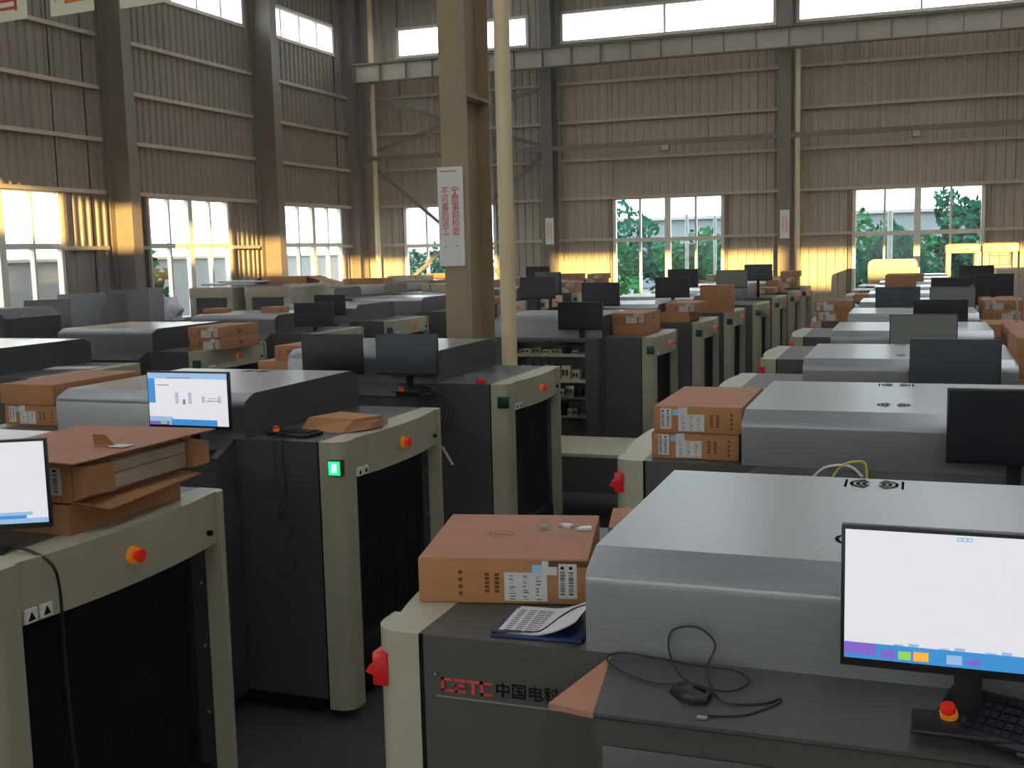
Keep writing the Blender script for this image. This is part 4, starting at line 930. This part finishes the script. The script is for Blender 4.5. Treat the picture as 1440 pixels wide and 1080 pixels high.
# leaning sheets and their rack by the left wall
t = thing('sheet_rack', 'low rack with dark red edges under the leaning grey sheets', 'rack', (-12.75, 14.9, 0))
obj('rack_frame', MB().box(-0.45, 0.5, -1.8, 2.2, SZ - 0.14, SZ - 0.08).box(-0.45, 0.5, -1.8, 2.2, 0.2, 0.26), 'red', t)
for x in (-0.4, 0.45):
    for y in (-1.75, 2.15): obj('leg', MB().box(x - 0.03, x + 0.03, y - 0.03, y + 0.03, 0, SZ - 0.14), 'steel', t)
M['sheetpale'] = mat('pale bluish sheet metal', (0.36, 0.38, 0.38), 0.35, metal=0.6, var=0.12, scale=2.5)
for k, (x, y, wd, h_, rz_, ln, tw, mt, lb) in enumerate(((-12.30, 13.30, 0.66, 0.58, 0.62, 0.06, 1.0, 'sheet', 'leftmost, widest and darkest'), (-12.32, 13.95, 0.50, 0.64, 0.45, 0.10, 1.25, 'sheetpale', 'second from the left, pale, wide topped'),
        (-12.38, 14.45, 0.30, 0.64, 0.75, 0.05, 1.1, 'sheetpale', 'third from the left, narrow and pale'), (-12.28, 14.75, 0.42, 0.60, 0.50, 0.12, 0.85, 'sheet', 'fourth from the left, slanting edge'),
        (-12.42, 15.30, 0.62, 0.66, 0.70, 0.06, 1.08, 'sheet', 'fifth from the left, slightly bowed'), (-12.46, 15.95, 0.40, 0.66, 0.55, 0.10, 1.0, 'sheetpale', 'rightmost, with a pale edge'))):
    mb = MB(); n_ = 6; A = []; B = []
    for i in range(n_ + 1):
        u = i / n_ - 0.5; bow = 0.06 * (1 - 4 * u * u)
        A.append(mb.bm.verts.new((u * wd, bow * 0.3 - 0.05, 0))); B.append(mb.bm.verts.new((u * wd * tw, bow + ln, h_)))
    for i in range(n_): mb.bm.faces.new((A[i], A[i + 1], B[i + 1], B[i]))
    bmesh.ops.solidify(mb.bm, geom=mb.bm.faces[:], thickness=0.012)
    obj('metal_sheet', mb, mt, loc=(x, y, SZ - 0.079), rot=(0, 0, rz_), label='grey metal sheet leaning by the left wall, ' + lb, category='sheet', group='leaning metal sheets')
t = thing('machine_cover', 'dark grey machine cover with a rounded corner at the far left edge', 'cover', (-12.3, 11.25, 0))
obj('cover_shell', MB().prism([(0, 0.5), (1.05, 0.5), (1.2, 2.0)] + [(1.07 - 0.1 + 0.1 * math.cos(a), 2.02 + 0.1 * math.sin(a)) for a in (0.3, 0.7, 1.1, 1.5)][:0] + [(1.08, 2.09), (1.0, 2.12), (-0.1, 2.10)], 'y', 0, 1.0), 'body', t)
obj('cover_base', MB().box(0.1, 1.0, 0.1, 0.9, 0, 0.5), 'black', t)
# two small film wrapped scanners
def wrapped(x, y, lb, top):
    t = thing('wrapped_scanner', lb, 'machine', (x, y, 0), 0.05, 'film wrapped small scanners'); W = 0.96; hh = 2.15
    obj('body', MB().box(-W / 2, W / 2, 0.05, 1.6, 1.45, hh - 0.02).box(-W / 2, W / 2, 0.08, 1.55, 0.0, 0.2).box(-W / 2, -W / 2 + .1, 0.05, 1.6, 0.6, 1.45).box(W / 2 - .1, W / 2, 0.05, 1.6, 0.6, 1.45).box(-W / 2, W / 2, 0.05, 1.6, 0.2, 0.6), 'cream', t)
    obj('fascia', MB().box(-W / 2 - 0.01, W / 2 + 0.01, 0.0, 0.05, hh - 0.20, hh, bev=0.01), 'sand', t)
    for s in (-1, 1): obj('front_post', MB().box(*sorted((s * W / 2, s * (W / 2 - 0.13))), 0.0, 0.06, 0.1, hh - 0.20, bev=0.01), 'cream', t)
    obj('dark_mouth', MB().box(-W / 2 + 0.13, W / 2 - 0.13, 0.04, 0.048, 0.6, hh - 0.2), 'black', t)
    mb = MB(); rnd = random.Random(int(x * 10)); N = 28; rings = []
    for j, (zz, ex) in enumerate(((hh + 0.03, 0.02), (hh - 0.25, 0.04), (hh - 0.5, 0.06), (hh - 0.8, 0.085), (hh - 1.2, 0.09))):
        ring = []
        for i in range(N):
            a = 2 * PI * i / N; cx, cy = math.cos(a), math.sin(a); k = 1 / max(abs(cx), abs(cy)); k = min(k, 1.32)
            e_ = ex + rnd.uniform(-0.018, 0.018) * (j > 0)
            ring.append(mb.bm.verts.new((cx * k * (W / 2 + e_), 0.8 + cy * k * (0.82 + e_), zz)))
        rings.append(ring)
    for A, B in zip(rings, rings[1:]):
        for i in range(N): mb.bm.faces.new((A[i], A[(i + 1) % N], B[(i + 1) % N], B[i]))
    mb.bm.faces.new(rings[0])
    obj('film_cover', mb, 'film', t, smooth=False)
    return t
wrapped(-13.0, 18.45, 'small cream scanner wrapped in clear film, left one, silver boards on top', 0)
wrapped(-11.72, 18.45, 'small cream scanner wrapped in clear film, right one', 0)
t = thing('silver_board', 'silver film covered board lying on the left wrapped scanner', 'board', (-12.75, 18.8, 2.19), 0.2)
obj('board', MB().box(-0.5, 0.55, -0.3, 0.6, 0, 0.04, bev=0.005).box(-0.2, 0.75, -0.2, 0.7, 0.05, 0.08, bev=0.005), 'bag', t)
t = thing('open_carton', 'open reddish brown carton with raised flaps on the wrapped scanners', 'box', (-12.25, 19.1, 2.19), 0.05)
obj('carton_wall', MB().box(0, 1.0, 0, 0.6, 0.0, 0.14, bev=0.003), 'card', t)
obj('carton_flap', MB().hexa([(0, 0, 0.14), (0, 0.6, 0.14), (-0.25, 0.6, 0.02), (-0.25, 0, 0.02), (0, 0, 0.146), (0, 0.6, 0.146), (-0.25, 0.6, 0.026), (-0.25, 0, 0.026)]), 'cardtop', t)
obj('carton_flap', MB().hexa([(1.0, 0, 0.14), (1.0, 0.6, 0.14), (1.45, 0.6, 0.0), (1.45, 0, 0.0), (1.0, 0, 0.146), (1.0, 0.6, 0.146), (1.45, 0.6, 0.006), (1.45, 0, 0.006)]), 'cardtop', t)
plastic_heap('big heap of crumpled white plastic left of the wrapped scanners', -14.1, 18.3, SZ - 0.12, 0.48, 0.40, 0.44, 'bag', 8)
t = thing('work_table', 'plain dark table holding the heap of white plastic', 'table', (-14.15, 18.2, 0))
obj('table_top', MB().box(-0.7, 0.45, -0.6, 0.6, SZ - 0.17, SZ - 0.12), 'steel', t)
for x in (-0.65, 0.35):
    for y in (-0.55, 0.55): obj('leg', MB().box(x - 0.03, x + 0.03, y - 0.03, y + 0.03, 0, SZ - 0.17), 'steel', t)
carton('orange carton in front of the left wrapped scanner', -9.95, 13.9, HZ + 0.0, w_=0.3, d_=0.3, h_=0.06, labels='none', group=None)
carton('orange carton in front of the right wrapped scanner', -8.95, 13.9, HZ, w_=0.30, d_=0.301, h_=0.08, labels='none', group=None)
# sunlit machines at the far right
def gantry(x, y, w_, hh, lb, panel):
    t = thing('gantry_scanner', lb, 'machine', (x, y, 0)); 
    for s in (0, w_ - 0.13): obj('side_post', MB().box(s, s + 0.13, 0, 0.9, 0, hh - 0.24, bev=0.01), 'sand', t)
    obj('header', MB().box(-0.02, w_ + 0.02, -0.02, 0.92, hh - 0.24, hh, bev=0.03), 'sand', t)
    obj('top_lid', MB().box(0.03, w_ - 0.03, 0.02, 0.88, hh, hh + 0.03), 'card', t)
    obj('badge', MB().box(w_ * 0.58, w_ * 0.7, -0.025, -0.02, hh - 0.17, hh - 0.08), 'steel', t)
    if panel: obj('lower_panel', MB().box(0.13, w_ - 0.13, 0.1, 0.8, 0.2, hh - 0.6, bev=0.01), 'sand', t); obj('inner_shelf', MB().box(0.13, w_ - 0.13, 0.1, 0.8, hh - 0.36, hh - 0.33), 'steel', t)
    return t
gantry(0.87, 34.0, 0.88, H - 0.12, 'sunlit cream gantry scanner with an open frame in front of the right far window', False)
gantry(1.84, 34.0, 0.90, H - 0.12, 'sunlit cream gantry scanner right of the open framed one', True)
t = thing('cream_cabinet', 'low sunlit cream machine with rounded shoulders under the right far window', 'machine', (-1.25, 34.0, 0))
prof = [(0, 0.3)] + [(0.14 - 0.14 * math.cos(a), 2.08 + 0.14 * math.sin(a)) for a in (0, .4, .8, 1.2, 1.57)] + [(1.36 - 0.14 + 0.14 * math.cos(a), 2.08 + 0.14 * math.sin(a)) for a in (1.57, 1.2, .8, .4, 0)] + [(1.36, 0.3)]
obj('casing', MB().prism(prof, 'y', 0, 1.2), 'sand', t); obj('plinth', MB().box(0.1, 1.26, 0.1, 1.1, 0, 0.3), 'black', t)
obj('front_crease', MB().box(0.05, 1.31, -0.012, 0.0, 1.92, 1.94), 'sand', t)
t = thing('cream_cabinet', 'low sunlit cream machine beside the white post at the far right', 'machine', (2.0, 31.2, 0))
obj('casing', MB().box(0, 1.25, 0, 1.2, 0.3, 1.98, bev=0.05), 'sand', t); obj('plinth', MB().box(0.1, 1.15, 0.1, 1.1, 0, 0.3), 'black', t)
obj('door_handle', MB().box(0.55, 0.60, -0.02, 0.0, 1.75, 1.80), 'red', t)
obj('white_post', MB().cyl((0, 0, SZ), (0, 0, H - 0.13), 0.012, 10).cyl((0, 0, SZ), (0, 0, SZ + 0.01), 0.05, 12), 'girt', loc=(1.08, 13.3, 0), label='slim pale upright post near the right edge', category='post')

# thin haze in the hall air
hm = bpy.data.materials.new('thin dusty haze'); hm.use_nodes = True; hm.node_tree.nodes.clear()
ho = hm.node_tree.nodes.new('ShaderNodeOutputMaterial'); hv = hm.node_tree.nodes.new('ShaderNodeVolumeScatter')
hv.inputs['Color'].default_value = (0.92, 0.90, 1.0, 1); hv.inputs['Density'].default_value = 0.0035; hv.inputs['Anisotropy'].default_value = 0.3
hm.node_tree.links.new(hv.outputs[0], ho.inputs['Volume']); M['haze'] = hm
obj('haze', MB().box(XL + 0.25, XR - 0.25, YB + 0.25, YF - 0.07, 0.02, ROOF - 0.25), 'haze', kind='stuff', label='thin dusty haze filling the hall air', category='haze')
